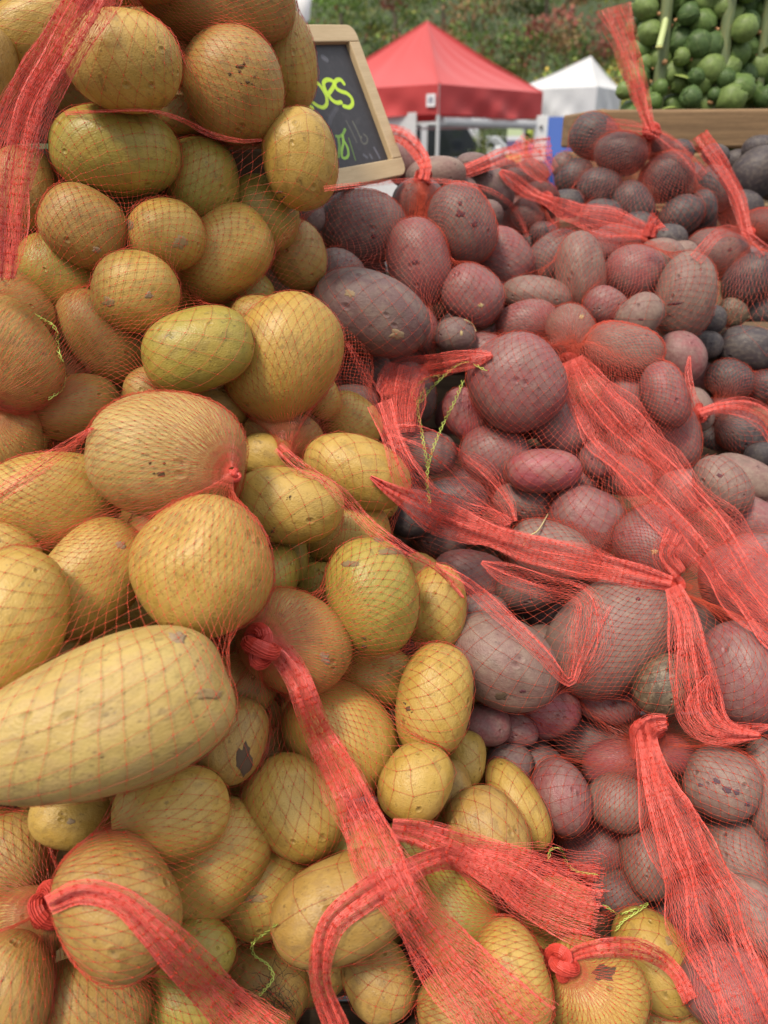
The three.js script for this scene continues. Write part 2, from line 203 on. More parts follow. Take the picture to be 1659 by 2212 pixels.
// ------------------------------------------------------------------ the stall: sloping deck under the heap, added gap backing, upper shelf
const deckTex = woodTex([0.20, 0.13, 0.075], [0.09, 0.055, 0.03], 9), deckMats = [0, 1, 2].map((k) => { const t = deckTex.clone(); t.offset.set(k * 0.37, k * 0.21); t.needsUpdate = true; return new THREE.MeshStandardMaterial({ map: t, roughness: 0.8 }); });
{
  const lo = V(0, 0.70, -0.40), hi = V(0, 1.33, -1.17), n = 11, L = lo.distanceTo(hi), tilt = Math.atan2(hi.y - lo.y, -(hi.z - lo.z)), t = thing('display_stand', 'sloping plank stand carrying the heap of potato bags', 'stand', V(0.1, 0, -0.4));
  const w = L / n - 0.006, g = box(2.2, 0.02, w, 0, 0, 0, 0.003); g.rotateX(tilt);
  for (let k = 0; k < n; k++) { const c = lo.clone().lerp(hi, (k + 0.5) / n), m = part('plank', g, deckMats[k % 3], t); m.position.set(0, c.y, c.z + 0.4); }
  for (const x of [-1.02, 1.02]) { part('leg', box(0.06, 0.66, 0.06, x, 0.33, 0.0), deckMats[0], t); part('leg', box(0.06, 1.27, 0.06, x, 0.635, -0.74), deckMats[1], t); part('side_rail', box(0.03, 0.09, L, 0, 0, 0).rotateX(tilt).translate(x + Math.sign(x) * 0.06, (lo.y + hi.y) / 2 - 0.06, (lo.z + hi.z) / 2 + 0.4), deckMats[2], t); }
  part('front_rail', box(2.2, 0.12, 0.025, 0, 0.72, 0.03), deckMats[1], t);
  const d = thing('added_gap_backing', 'added backing board keeping the gaps between the stacked yellow bags dark', 'board', V(-0.43, 0, -0.86)); for (let k = 0; k < 4; k++) part('plank', box(0.66, 0.155, 0.025, 0, 1.10 + k * 0.16, 0), deckMats[k % 3], d); part('post', box(0.05, 1.66, 0.04, -0.24, 0.83, -0.035), deckMats[0], d); part('post', box(0.05, 1.66, 0.04, 0.24, 0.83, -0.035), deckMats[1], d);  // unseen backing added here so no light shows through the yellow heap's gaps
  const s = thing('back_shelf', 'wooden back shelf holding the crate of sprouts', 'shelf', V(0.85, 0, -1.7)); for (let k = 0; k < 4; k++) part('plank', box(1.5, 0.02, 0.11, 0, 1.37, -0.17 + k * 0.116), deckMats[k % 3], s); for (const x of [-0.7, 0.7]) for (const z of [-0.18, 0.18]) part('leg', box(0.05, 1.36, 0.05, x, 0.68, z), deckMats[1], s);
}
// ------------------------------------------------------------------ potato skins: one pattern of russet, blotches, specks and eyes per variant, coloured per kind
seed = 424242;
const SW = 640, SH = 320, patterns = [];
function dirUV(u, v) { const th = (1 - v) * Math.PI, ph = u * 2 * Math.PI; return [-Math.cos(ph) * Math.sin(th), Math.cos(th), Math.sin(ph) * Math.sin(th)]; }
for (let k = 0; k < 4; k++) {
  const russet = new Float32Array(SW * SH), blotch = new Float32Array(SW * SH), speck = new Float32Array(SW * SH), eye = new Float32Array(SW * SH), height = new Float32Array(SW * SH), crack = new Float32Array(SW * SH), dirt = new Float32Array(SW * SH), eyes = [];
  for (let j = 0; j < SH; j++) for (let i = 0; i < SW; i++) {
    const [x, y, z] = dirUV((i + 0.5) / SW, (j + 0.5) / SH), o = j * SW + i, q = 11.3 * k;
    blotch[o] = fbm(x * 1.9 + q, y * 1.9, z * 1.9, 4); russet[o] = fbm(x * 7 + q, y * 7 + 5, z * 7, 4);
    const c = Math.abs(noise.noise(x * 21 + q, y * 21, z * 21)); crack[o] = 1 - sstep(0, 0.10, c);
    const wx = 0.35 * noise.noise(x * 5, y * 5 + q, z * 5); dirt[o] = sstep(0.10, 0.34, fbm(x * 2.6 + q + 40 + wx, y * 2.6 + wx, z * 2.6 - wx, 5) + 0.12 * noise.noise(x * 30, y * 30, z * 30 + q));
    height[o] = 0.45 + 0.18 * blotch[o] + 0.10 * russet[o] + 0.06 * noise.noise(x * 38, y * 38 + q, z * 38);
  }
  const spot = (dx, dy, dz, rad, fn) => {
    const v0 = 1 - Math.acos(clamp(dy, -1, 1)) / Math.PI, jr = Math.ceil(rad * 1.3 / Math.PI * SH) + 1, st = Math.max(0.08, Math.sqrt(Math.max(0, 1 - dy * dy))), ir = Math.min(SW / 2, Math.ceil(rad * 1.3 / (2 * Math.PI) / st * SW) + 1);
    let u0 = Math.atan2(dz, -dx) / (2 * Math.PI); u0 -= Math.floor(u0);
    const jc = Math.round(v0 * SH), ic = Math.round(u0 * SW);
    for (let j = jc - jr; j <= jc + jr; j++) { if (j < 0 || j >= SH) continue; for (let i = ic - ir; i < ic + ir; i++) { const ii = ((i % SW) + SW) % SW, [x, y, z] = dirUV((ii + 0.5) / SW, (j + 0.5) / SH); const d = Math.acos(clamp(x * dx + y * dy + z * dz, -1, 1)) / rad; if (d < 1.3) fn(j * SW + ii, d, x, y, z); } }
  };
  const rdir = () => { let x, y, z, l; do { x = rr(-1, 1); y = rr(-1, 1); z = rr(-1, 1); l = Math.hypot(x, y, z); } while (l > 1 || l < 0.1); return [x / l, y / l, z / l]; };
  for (let n = 0; n < 620; n++) { const a = rr(0.3, 1); spot(...rdir(), rr(0.006, 0.019), (o, d) => { speck[o] = Math.max(speck[o], a * (1 - sstep(0.4, 1.1, d))); }); }
  for (let n = 0; n < 46; n++) { const a = rr(0.4, 1), R = rr(0.018, 0.055), e = rr(-3, 3); spot(...rdir(), R, (o, d, x, y, z) => { const t = d + 0.5 * noise.noise(x * 30 + e, y * 30, z * 30); speck[o] = Math.max(speck[o], a * 0.75 * (1 - sstep(0.5, 0.8, t))); }); }
  for (let n = 0; n < 11; n++) {
    const D = n < 1 ? [0.1, 0.99, 0.08] : rdir(), R = rr(0.075, 0.13); eyes.push(D);
    spot(...D, R, (o, d) => { height[o] -= 0.35 * Math.exp(-d * d * 4) - 0.10 * Math.exp(-((d - 0.75) ** 2) * 30); eye[o] = Math.max(eye[o], Math.exp(-d * d * 5)); });
    spot(...D, R * 0.28, (o, d, x, y, z) => { speck[o] = Math.max(speck[o], (n % 3 ? 0.3 : 0.75) * (1 - sstep(0.3, 0.9, d + 0.6 * noise.noise(x * 60, y * 60, z * 60)))); });
  }
  for (let n = 0; n < 5; n++) { const D = rdir(), a = rr(0, 6.28), L = rr(0.1, 0.28); for (let t = 0; t < 14; t++) { const s = (t / 13 - 0.5) * L; spot(D[0] + Math.cos(a) * s, D[1] + Math.sin(a) * s, D[2], 0.011, (o, d) => { speck[o] = Math.max(speck[o], 0.5 * (1 - sstep(0.2, 1, d))); height[o] -= 0.01 * (1 - sstep(0, 1, d)); }); } }
  patterns.push({ russet, blotch, dirt, speck, eye, crack, height, bump: tex(SW, SH, (u, v, c, i, j) => { const h = height[j * SW + i] - 0.05 * speck[j * SW + i]; c[0] = c[1] = c[2] = h; }, false) });
}
const lin2s = (x) => x <= 0.0031308 ? 12.92 * x : 1.055 * Math.pow(x, 1 / 2.4) - 0.055;
// kind: [skin, second skin tone, russet dust, speck colour, dust amount, crackle, eye colour, roughness] in linear base colours
const KINDS = {
  y: [[0.525, 0.328, 0.066], [0.575, 0.375, 0.094], [0.40, 0.248, 0.070], [0.11, 0.065, 0.028], 0.42, 0.06, [0.36, 0.23, 0.07], 0.45],
  b: [[0.43, 0.250, 0.060], [0.49, 0.305, 0.085], [0.30, 0.178, 0.062], [0.08, 0.048, 0.025], 0.60, 0.10, [0.27, 0.165, 0.058], 0.48],
  g: [[0.45, 0.325, 0.062], [0.38, 0.305, 0.054], [0.37, 0.250, 0.072], [0.09, 0.065, 0.03], 0.38, 0.05, [0.32, 0.235, 0.065], 0.43],
  r: [[0.52, 0.358, 0.110], [0.57, 0.410, 0.135], [0.43, 0.290, 0.120], [0.12, 0.08, 0.04], 0.62, 0.20, [0.38, 0.265, 0.10], 0.52],
  p: [[0.31, 0.108, 0.108], [0.270, 0.130, 0.122], [0.255, 0.160, 0.135], [0.095, 0.036, 0.044], 0.52, 0.10, [0.19, 0.045, 0.062], 0.46],
  c: [[0.40, 0.100, 0.118], [0.36, 0.135, 0.130], [0.30, 0.160, 0.130], [0.12, 0.028, 0.04], 0.42, 0.06, [0.24, 0.042, 0.06], 0.46],
  m: [[0.190, 0.106, 0.102], [0.205, 0.130, 0.116], [0.212, 0.150, 0.120], [0.075, 0.038, 0.04], 0.70, 0.16, [0.13, 0.045, 0.052], 0.52],
  t: [[0.265, 0.150, 0.128], [0.270, 0.172, 0.140], [0.270, 0.190, 0.148], [0.105, 0.054, 0.05], 0.66, 0.18, [0.165, 0.064, 0.066], 0.52],
  d: [[0.070, 0.054, 0.060], [0.088, 0.070, 0.070], [0.135, 0.108, 0.092], [0.032, 0.022, 0.026], 0.62, 0.12, [0.045, 0.028, 0.036], 0.52],
  k: [[0.095, 0.065, 0.042], [0.15, 0.105, 0.065], [0.22, 0.16, 0.10], [0.025, 0.018, 0.014], 0.75, 0.35, [0.05, 0.03, 0.02], 0.42],
};
const skins = {};
function skin(kind, v) {
  const key = kind + v; if (skins[key]) return skins[key];
  const [A, B, R, S, dust, crk, E, rough] = KINDS[kind], P = patterns[v];
  const map = tex(SW, SH, (u, w, c, i, j) => {
    const o = j * SW + i, b = sstep(-0.22, 0.26, P.blotch[o]), r = dust * sstep(-0.08, 0.30, P.russet[o] + 0.35 * P.blotch[o]) , f = 1 + 0.34 * P.russet[o] + 0.12 * P.blotch[o];
    for (let q = 0; q < 3; q++) {
      let x = mix(A[q], B[q], b); x = mix(x, R[q], r); x = mix(x, E[q], 0.55 * P.eye[o]); x = mix(x, R[q] * 0.75, 0.45 * P.dirt[o]); x *= 1 - crk * P.crack[o] * (0.35 + 0.65 * b); x = mix(x, S[q], 0.72 * P.speck[o]);
      c[q] = lin2s(Math.max(0, x * f * 0.77));
    }
  });
  return skins[key] = new THREE.MeshPhysicalMaterial({ map, bumpMap: P.bump, bumpScale: 0.0026, roughness: rough, specularIntensity: 0.75 });
}
// ------------------------------------------------------------------ the heap: each bag and the potatoes in it
// bag: key -> [phrase, kind words, knot px, knot py]; potato: [x, y, half-length, half-width, turn, layer, kind, extras]
const BAGS = {
  A: { phrase: 'topmost yellow bag', knot: [250, -90], pots: [[270, 132, 122, 104, 10, 0, 'y'], [503, 184, 117, 108, 80, 0, 'b', { scab: [[15, -35, 22, 9, 'pit'], [30, -8, 12, 8, 'pit']] }], [78, 72, 104, 76, -15, 1, 'y'], [-14, 142, 76, 50, 85, 0.5, 'b'], [478, 0, 172, 92, 8, 1.2, 'b'], [618, 135, 104, 68, 82, 1.2, 'y'], [170, 205, 62, 48, 20, 2, 'b'], [400, 250, 70, 40, 5, 2, 'b'], [300, -70, 110, 70, 0, 1, 'b'], [560, -80, 90, 70, 0, 1.5, 'y']] },
  B: { phrase: 'yellow bag under the topmost', knot: [-30, 872], pots: [[246, 325, 129, 89, 5, 0.3, 'g'], [648, 342, 106, 80, 78, 0, 'y', { scab: [[-40, 60, 14, 6, 'pit']] }], [437, 392, 88, 80, 80, 1.0, 'g'], [184, 490, 88, 80, 30, 0, 'b', { scab: [[18, 42, 12, 9, 'stem']] }], [358, 507, 85, 77, 15, 0, 'y', { scab: [[-72, -20, 8, 14, 'scar'], [28, 15, 22, 18, 'bruise']] }], [485, 552, 108, 84, -42, 0, 'y'], [566, 458, 86, 74, 30, 0.5, 'g'], [52, 410, 84, 70, 85, 0.8, 'b'], [132, 602, 98, 70, 42, 1.5, 'g'], [295, 632, 92, 86, 15, -0.9, 'y', { scab: [[-55, 18, 14, 12, 'bruise'], [25, 5, 14, 10, 'stem']] }], [640, 553, 76, 66, 70, 1, 'b'], [220, 732, 112, 68, 50, 0.1, 'b'], [430, 755, 118, 87, -15, 0, 'g', { lobes: [[0.2, 0.3, 0.9, 0.05, 3]] }], [525, 640, 68, 56, -40, 2, 'g'], [310, 450, 72, 52, 10, 2, 'g'], [535, 330, 70, 56, 20, 2.2, 'b'], [480, 470, 60, 50, 0, 2.4, 'g'], [160, 882, 98, 70, -15, 1.2, 'b'], [320, 850, 60, 50, 60, 1.4, 'b'], [36, 648, 98, 58, 42, 0.8, 'b'], [34, 945, 72, 58, 80, 1, 'b'], [20, 772, 122, 98, 55, 0, 'b'], [150, 790, 70, 50, 80, 1.6, 'b'], [470, 880, 66, 52, 0, 1.8, 'b']] },
  E: { phrase: 'yellow bag touching purple potatoes', knot: [618, 985], pots: [[612, 772, 140, 112, -52, 0.2, 'y'], [690, 850, 62, 42, 60, 1, 'y'], [610, 940, 92, 58, 10, 1, 'b', { scab: [[38, -30, 26, 12, 'scar']] }], [757, 912, 72, 60, 40, 1, 'y'], [555, 690, 60, 50, 0, 1.8, 'y'], [700, 700, 50, 70, 0, 2, 'y']] },
  C: { phrase: 'bag with the giant potato', knot: [505, 1020], pots: [[356, 990, 170, 136, 8, 0, 'r', { scab: [[-8, 32, 20, 12, 'pit']] }], [105, 1088, 152, 108, -8, 0.6, 'y'], [440, 1227, 150, 142, 60, 0, 'y', { lobes: [[0.25, -0.75, 0.6, 0.10, 4], [-0.55, -0.5, 0.65, -0.13, 12], [-0.2, -0.55, 0.8, -0.06, 22], [0.3, 0.3, 0.85, 0.05, 8]] }], [203, 1248, 136, 100, -52, 0.4, 'y', { scab: [[52, -62, 14, 12, 'stem']] }], [30, 1345, 168, 112, 108, 0.2, 'y'], [18, 1195, 72, 56, 30, 1, 'y'], [206, 1552, 288, 162, -18, 0, 'r', { pear: 0.16, lobes: [[0.62, 0.1, 0.75, -0.05, 26], [0.1, -0.2, 0.95, -0.035, 20], [0.8, 0.3, 0.5, 0.05, 14]], scab: [[130, -140, 24, 18, 'stem'], [185, -40, 38, 15, 'bruise']] }], [120, 1420, 90, 60, -30, 1.5, 'y']] },
  D: { phrase: 'yellow bag with widest tail', knot: [556, 1394], pots: [[770, 1019, 124, 80, 18, 0, 'y'], [618, 1092, 118, 82, 8, 0, 'y', { scab: [[8, -18, 7, 7, 'pit'], [-26, 52, 10, 8, 'pit']] }], [578, 988, 64, 50, 20, 1, 'y'], [808, 1286, 126, 98, 78, 0, 'g', { lobes: [[0.55, 0.5, 0.66, -0.07, 20]], scab: [[38, -88, 36, 9, 'scar'], [-48, -62, 22, 8, 'scar'], [10, -115, 14, 10, 'scar'], [-20, 100, 16, 12, 'pit']] }], [944, 1316, 98, 66, 96, 1, 'y'], [592, 1254, 82, 50, -72, 1, 'g', { scab: [[-15, 25, 14, 12, 'bruise']] }], [632, 1384, 132, 104, 30, 0.6, 'b', { scab: [[65, 35, 16, 18, 'stem']] }], [805, 1462, 92, 72, 5, 0.8, 'y'], [940, 1510, 120, 82, 100, 0.3, 'y', { scab: [[-55, 20, 12, 13, 'pit']] }], [738, 1592, 128, 104, 42, 0.4, 'y'], [745, 1152, 96, 64, -10, 1.2, 'y'], [690, 1262, 62, 52, 0, 2, 'g'], [635, 1205, 58, 32, 90, 1.8, 'g'], [505, 1600, 98, 68, -74, 0.5, 'b', { scab: [[22, 36, 17, 38, 'rot']] }], [637, 1740, 118, 96, 42, 0, 'y'], [900, 1692, 86, 72, -62, 0.2, 'y'], [978, 1708, 64, 44, 80, 1, 'b'], [1004, 1640, 60, 44, 100, 1.4, 'y'], [520, 1480, 80, 70, 0, 1.5, 'b'], [770, 1830, 92, 58, 10, 1, 'g']] },
  F: { phrase: 'yellow bag with bulky knot', knot: [104, 1957], pots: [[152, 1768, 88, 66, 5, 0.6, 'y', { scab: [[2, 5, 13, 10, 'stem']] }], [368, 1756, 128, 98, -10, 0.2, 'y', { lobes: [[0.5, -0.1, 0.85, -0.05, 22], [0.2, 0.4, 0.9, -0.06, 25], [0.7, 0.15, 0.7, -0.05, 30], [0.35, -0.4, 0.85, -0.04, 30]] }], [464, 1856, 134, 104, -52, 0.3, 'y'], [572, 1916, 108, 86, -60, 0.8, 'y', { scab: [[-18, 20, 30, 10, 'bruise']] }], [252, 1952, 152, 122, 58, 0.2, 'b'], [140, 1850, 80, 62, 20, 1.6, 'b'], [20, 1860, 80, 90, 0, 1.6, 'b'], [195, 2175, 132, 92, 10, 0.5, 'b'], [22, 2140, 120, 88, 90, 0.3, 'b'], [440, 2050, 74, 64, 40, 1, 'g'], [410, 2160, 96, 80, 20, 1.2, 'g'], [575, 2130, 92, 78, 30, 1.4, 'b'], [70, 1990, 80, 70, 0, 1.5, 'b'], [560, 2230, 80, 60, 0, 1.2, 'b']] },
  G: { phrase: 'yellow bag with hooked tail', knot: [1213, 2080], pots: [[742, 1960, 152, 102, -20, 0.4, 'b'], [984, 1986, 122, 88, 72, 0, 'g'], [818, 2118, 84, 72, 70, 0.6, 'b'], [1110, 2108, 116, 76, 74, 0, 'y'], [1285, 2142, 112, 100, 30, 0, 'y', { lobes: [[-0.05, -0.55, 0.8, -0.14, 7]], scab: [[25, -35, 30, 20, 'rot']] }], [1420, 2080, 112, 74, 58, 0.3, 'y', { scab: [[25, -40, 12, 10, 'bruise']] }], [1440, 2210, 80, 58, 10, 0.5, 'b'], [1018, 2190, 120, 84, 10, 0, 'b'], [1054, 1804, 98, 84, 60, 0.4, 'b'], [1122, 1742, 104, 52, 58, 0.8, 'y'], [660, 2090, 90, 70, 0, 1.5, 'b'], [1200, 1960, 80, 60, 0, 1.5, 'b'], [900, 1830, 80, 60, 0, 1.6, 'g']] },
  P: { phrase: 'purple bag below the chalkboard', knot: [915, 384], pots: [[781, 490, 98, 76, 8, 0, 'm', { scab: [[25, 18, 8, 7, 'red']] }], [1000, 485, 84, 66, 62, 0, 'm', { scab: [[-5, -38, 7, 7, 'red'], [-5, -20, 14, 12, 'red'], [22, 0, 9, 9, 'red']] }], [905, 568, 94, 68, 78, 0, 'p', { scab: [[-8, -2, 16, 8, 'red']] }], [1020, 638, 70, 60, 40, 0, 'p', { scab: [[18, 20, 7, 6, 'straw']] }], [806, 682, 128, 86, 22, 0, 'm', { scab: [[-42, -40, 16, 11, 'stem'], [48, 36, 22, 14, 'stem']] }], [985, 726, 46, 40, 10, 0.2, 'm', { scab: [[12, -6, 4, 7, 'straw']] }], [905, 440, 60, 54, 0, 1.2, 'm'], [1094, 560, 72, 58, 50, 1, 'p'], [1058, 408, 58, 42, 35, 0.8, 'm'], [1122, 470, 52, 44, 60, 1.3, 'p'], [866, 350, 52, 40, 70, 1.2, 'p'], [942, 378, 64, 36, -5, 1.5, 't'], [908, 705, 58, 40, 60, 1, 'p'], [795, 805, 58, 52, 20, 0.8, 'm'], [890, 850, 70, 52, 80, 0.8, 'm'], [735, 590, 60, 50, 40, 1.2, 'm'], [715, 440, 60, 52, 0, 1.4, 'm'], [860, 760, 60, 46, 0, 1.6, 'm'], [760, 880, 60, 50, 0, 1.5, 'm'], [720, 700, 50, 60, 0, 1.8, 'm']] },
  Q: { phrase: 'red bag with broad tail', knot: [1240, 780], pots: [[1115, 830, 100, 95, 60, 0, 'p', { lobes: [[0.8, 0.1, 0.5, 0.05, 4]] }], [1050, 760, 56, 42, 15, 0.8, 'p'], [1006, 895, 64, 46, 66, 0.5, 'c'], [1214, 922, 68, 58, 40, 0.2, 'p'], [1072, 986, 78, 62, 20, 0.5, 'p'], [1175, 1018, 81, 49, -3, 0, 'c'], [1290, 994, 42, 38, 40, 0.5, 'p'], [1265, 1126, 82, 74, 30, 0.3, 'p'], [1130, 1085, 66, 44, 10, 1.2, 'm'], [1136, 697, 70, 48, -15, 0.5, 'p'], [1234, 716, 60, 52, 60, 0.2, 't', { scab: [[20, -28, 6, 6, 'straw']] }], [1348, 754, 82, 54, 12, 0, 't'], [1475, 772, 60, 50, 50, 0.5, 'p'], [1436, 855, 76, 50, 70, 0.6, 'p'], [1358, 862, 62, 56, 40, 0.5, 'p'], [1450, 945, 84, 58, 80, 0.8, 'p'], [1502, 885, 52, 38, 70, 0.8, 't'], [1345, 1028, 60, 42, 10, 1, 'm'], [1370, 950, 60, 50, 0, 1.6, 'm'], [1240, 1040, 50, 40, 0, 1.6, 'p'], [1150, 900, 60, 50, 0, 1.8, 'p']] },
  R: { phrase: 'red bag with stub tail', knot: [1402, 508], pots: [[1160, 640, 78, 42, 8, 0.8, 't'], [1255, 596, 88, 53, 86, 0, 't'], [1370, 590, 66, 58, 20, 0.2, 'p'], [1481, 645, 94, 64, 98, 0, 't', { scab: [[-20, 8, 24, 4, 'red']] }], [1382, 684, 56, 45, -42, 0.2, 't', { scab: [[2, 6, 8, 4, 'red']] }], [1310, 662, 50, 42, 30, 0.8, 'p'], [1195, 560, 66, 48, -40, 1, 'm'], [1290, 535, 58, 36, 0, 1, 'p'], [1425, 560, 52, 44, 0, 1.3, 't'], [1470, 560, 40, 40, 0, 1.2, 't'], [1330, 520, 50, 36, 0, 1.6, 'm']] },
  S: { phrase: 'purple bag with twisted tail', knot: [1455, 1268], pots: [[1412, 1172, 83, 78, 40, 0.2, 'p', { scab: [[2, 18, 9, 7, 'straw']] }], [1188, 1192, 92, 66, 20, 0.4, 't'], [1562, 1050, 74, 52, 45, 0.3, 't', { scab: [[-8, -22, 9, 6, 'red']] }], [1605, 1032, 74, 46, 22, 0.8, 't'], [1625, 1130, 72, 56, 30, 1, 'p'], [1598, 1270, 92, 76, 60, 0.4, 'p'], [1600, 1452, 112, 88, 80, 0, 'p'], [1318, 1376, 142, 110, -42, 0, 't', { scab: [[52, -70, 7, 5, 'red']] }], [1086, 1430, 126, 96, 32, 0.2, 't', { lobes: [[0.2, 0.6, 0.7, -0.06, 18]], scab: [[-5, 70, 16, 9, 'rot'], [40, 60, 10, 5, 'red']] }], [1433, 1480, 74, 62, -52, 0, 'k'], [1020, 1250, 82, 58, 10, 1, 'p'], [1140, 1275, 70, 50, 0, 1, 'm'], [1480, 1060, 60, 50, 0, 1, 'm'], [1640, 1200, 60, 50, 0, 1.2, 'p'], [1500, 1350, 60, 60, 0, 1.4, 'm'], [950, 1160, 60, 50, 0, 1.6, 'm'], [890, 1110, 56, 54, 0, 1, 'd'], [985, 1080, 70, 50, 0, 1.2, 'd'], [930, 980, 56, 46, 0, 1.6, 'm'], [1040, 1330, 60, 50, 0, 1.8, 'm']] },
  U: { phrase: 'red bag with folded knot', knot: [1398, 1590], pots: [[1190, 1540, 64, 50, -15, 0.6, 'c'], [1312, 1520, 62, 42, 10, 0.8, 'p'], [1270, 1602, 78, 52, 12, 0.7, 'm'], [1052, 1565, 52, 46, 0, 1, 'p'], [1112, 1575, 52, 36, 10, 1.1, 'p'], [1212, 1722, 80, 62, 68, 0.2, 'p'], [1336, 1736, 66, 62, 20, 0.1, 't'], [1330, 1650, 72, 50, -10, 0.9, 'c'], [1557, 1690, 80, 76, 20, 0, 't', { scab: [[-8, -2, 10, 9, 'chip'], [10, 14, 12, 10, 'chip'], [26, 18, 8, 8, 'chip'], [-38, 6, 6, 5, 'chip'], [42, 38, 6, 6, 'chip']] }], [1168, 1655, 50, 44, 20, 0.9, 'm'], [1290, 1830, 80, 58, -10, 0.7, 'p'], [1398, 1860, 84, 56, 75, 0.6, 't'], [1588, 1848, 90, 64, 80, 0.3, 't'], [1500, 1790, 66, 54, 50, 0.6, 'm'], [1648, 1705, 108, 40, 88, 0.4, 't'], [1622, 1975, 84, 70, 40, 0.2, 't'], [1528, 1975, 82, 74, 0, 0.5, 'p'], [1575, 2140, 96, 84, 30, 0.3, 'p'], [1440, 1625, 64, 44, 20, 0.9, 'c'], [1470, 1960, 66, 60, 0, 1.2, 'm'], [1490, 2090, 70, 60, 0, 1.1, 'd'], [1340, 1930, 60, 50, 0, 1.4, 'm'], [1645, 1860, 50, 60, 0, 1, 'p'], [1100, 1650, 50, 44, 0, 1.6, 'm'], [1645, 2180, 70, 70, 0, 1, 'c']] },
  K: { phrase: 'upright bag before the crate', knot: [1408, 284], pots: [[1280, 297, 50, 45, 25, 0.2, 'd'], [1340, 332, 56, 42, 12, 0, 'd'], [1438, 382, 57, 48, -28, 0, 'd'], [1243, 384, 43, 40, -20, 0.4, 'd'], [1293, 406, 47, 40, 20, 0, 'd'], [1368, 440, 50, 40, 55, 0.4, 'd'], [1470, 464, 50, 42, -30, 0.2, 'd'], [1520, 452, 38, 28, 80, 0.6, 'd'], [1416, 318, 38, 28, 20, 0.8, 'd'], [1216, 360, 32, 24, 80, 0.9, 'm'], [1466, 328, 32, 26, 0, 1.2, 'd'], [1502, 395, 40, 30, 70, 0.9, 'd'], [1375, 495, 42, 36, 0, 0.9, 'd'], [1300, 470, 44, 36, 0, 1, 'd'], [1225, 440, 36, 30, 0, 1.2, 'd'], [1440, 520, 42, 34, 0, 1, 'd']] },
  L: { phrase: 'dark bag with standing tail', knot: [1615, 508], pots: [[1630, 374, 58, 50, -40, 0.2, 'd'], [1548, 408, 52, 40, 60, 0.7, 'd'], [1545, 335, 30, 22, 20, 0.8, 'd'], [1592, 348, 30, 24, 0, 0.8, 'd'], [1550, 548, 68, 50, 15, 0.3, 'm', { scab: [[22, -8, 6, 7, 'red']] }], [1622, 602, 60, 48, -30, 0.2, 'd'], [1581, 677, 35, 31, 30, 0.3, 'k'], [1618, 752, 64, 46, 8, 0.2, 'd'], [1526, 745, 34, 30, 0, 0.8, 'd'], [1600, 455, 46, 40, 0, 1, 'd'], [1650, 490, 48, 40, 0, 1, 'd'], [1645, 672, 40, 34, 0, 0.9, 'd'], [1510, 480, 36, 34, 0, 1.2, 'd'], [1530, 690, 36, 32, 0, 1.3, 'd'], [1640, 320, 36, 26, 0, 1, 'd']] },
  M: { phrase: 'dark bag with curved tail', knot: [1512, 892], pots: [[1580, 820, 54, 45, 25, 0.2, 'd'], [1600, 932, 54, 46, 30, 0.3, 'd'], [1650, 835, 40, 36, 0, 0.8, 'd'], [1650, 985, 40, 30, 0, 0.9, 'd'], [1540, 950, 36, 30, 0, 1.2, 'd'], [1555, 890, 40, 30, 0, 1.3, 'd']] },
  N: { phrase: 'dark bag behind the chalkboard', knot: [1180, 432], pots: [[1086, 364, 32, 20, 5, 0.8, 'd'], [1120, 388, 36, 24, 10, 0.6, 'd'], [1152, 372, 34, 24, 20, 0.9, 'd'], [1168, 425, 40, 30, 20, 0.5, 'd'], [1140, 465, 40, 34, 40, 0.6, 'd'], [1174, 503, 32, 24, 15, 0.5, 'd'], [1150, 530, 34, 28, 0, 1, 'd'], [1100, 420, 36, 30, 0, 1.2, 'd'], [1020, 355, 40, 24, 0, 1, 'm']] },
};
const DEPTH = '0,0,60 300,100,62 620,130,69 250,330,67 640,350,73 300,560,69 620,560,76 50,650,62 430,750,66 620,780,67 40,950,61 355,990,55 100,1085,53 640,940,70 770,1018,67 620,1092,61 440,1226,51 40,1340,47 240,1530,45 640,1390,57 808,1285,60 945,1320,64 940,1510,59 735,1590,56 505,1600,54 635,1740,53 900,1690,57 1055,1800,59 150,1770,51 370,1755,50 460,1860,50 240,1950,47 720,1960,51 985,1965,54 820,2100,53 1110,2100,53 1290,2130,54 1415,2070,57 190,2180,47 30,2150,46 780,487,95 1003,485,95 905,565,92 805,690,86 1020,640,92 860,350,104 985,725,90 795,805,88 890,850,88 1115,830,81 1070,985,81 1175,1017,80 1265,1125,78 1410,1170,76 1190,1185,75 1240,700,90 1350,750,88 1255,595,97 1480,640,96 1435,860,85 1560,1045,81 1600,1260,73 1600,1450,67 1320,1380,69 1085,1425,67 1432,1480,67 1270,1600,71 1210,1720,67 1335,1740,67 1557,1690,64 1590,1840,62 1400,1850,65 1530,1970,62 1580,2140,57 900,1110,80 1020,1240,76 1300,380,118 1480,420,118 1630,373,124 1550,545,110 1620,600,108 1620,750,102 1580,820,100 1597,930,95 1120,400,115 1160,470,112'.split(' ').map((s) => s.split(',').map(Number));
function depthAt(x, y) { let s = 0, w = 0; for (const [a, b, d] of DEPTH) { const q = ((a - x) ** 2 + (b - y) ** 2) / 3600 + 0.12, k = 1 / (q * q); s += k * d; w += k; } return s / w / 100; }
const pots = [];
function addPot(bag, [x, y, a, b, ang, layer, kind, ex], filler) {
  const th = ang * Math.PI / 180;
  pots.push({ bag, x, y, a, b, th, layer, kind, ex: ex ?? {}, filler, d: depthAt(x, y) + layer * 0.028, c: 0.46 * (a + b) * (filler ? 0.9 : 1), lobes: [] });
}
for (const k in BAGS) for (const p of BAGS[k].pots) addPot(k, p);
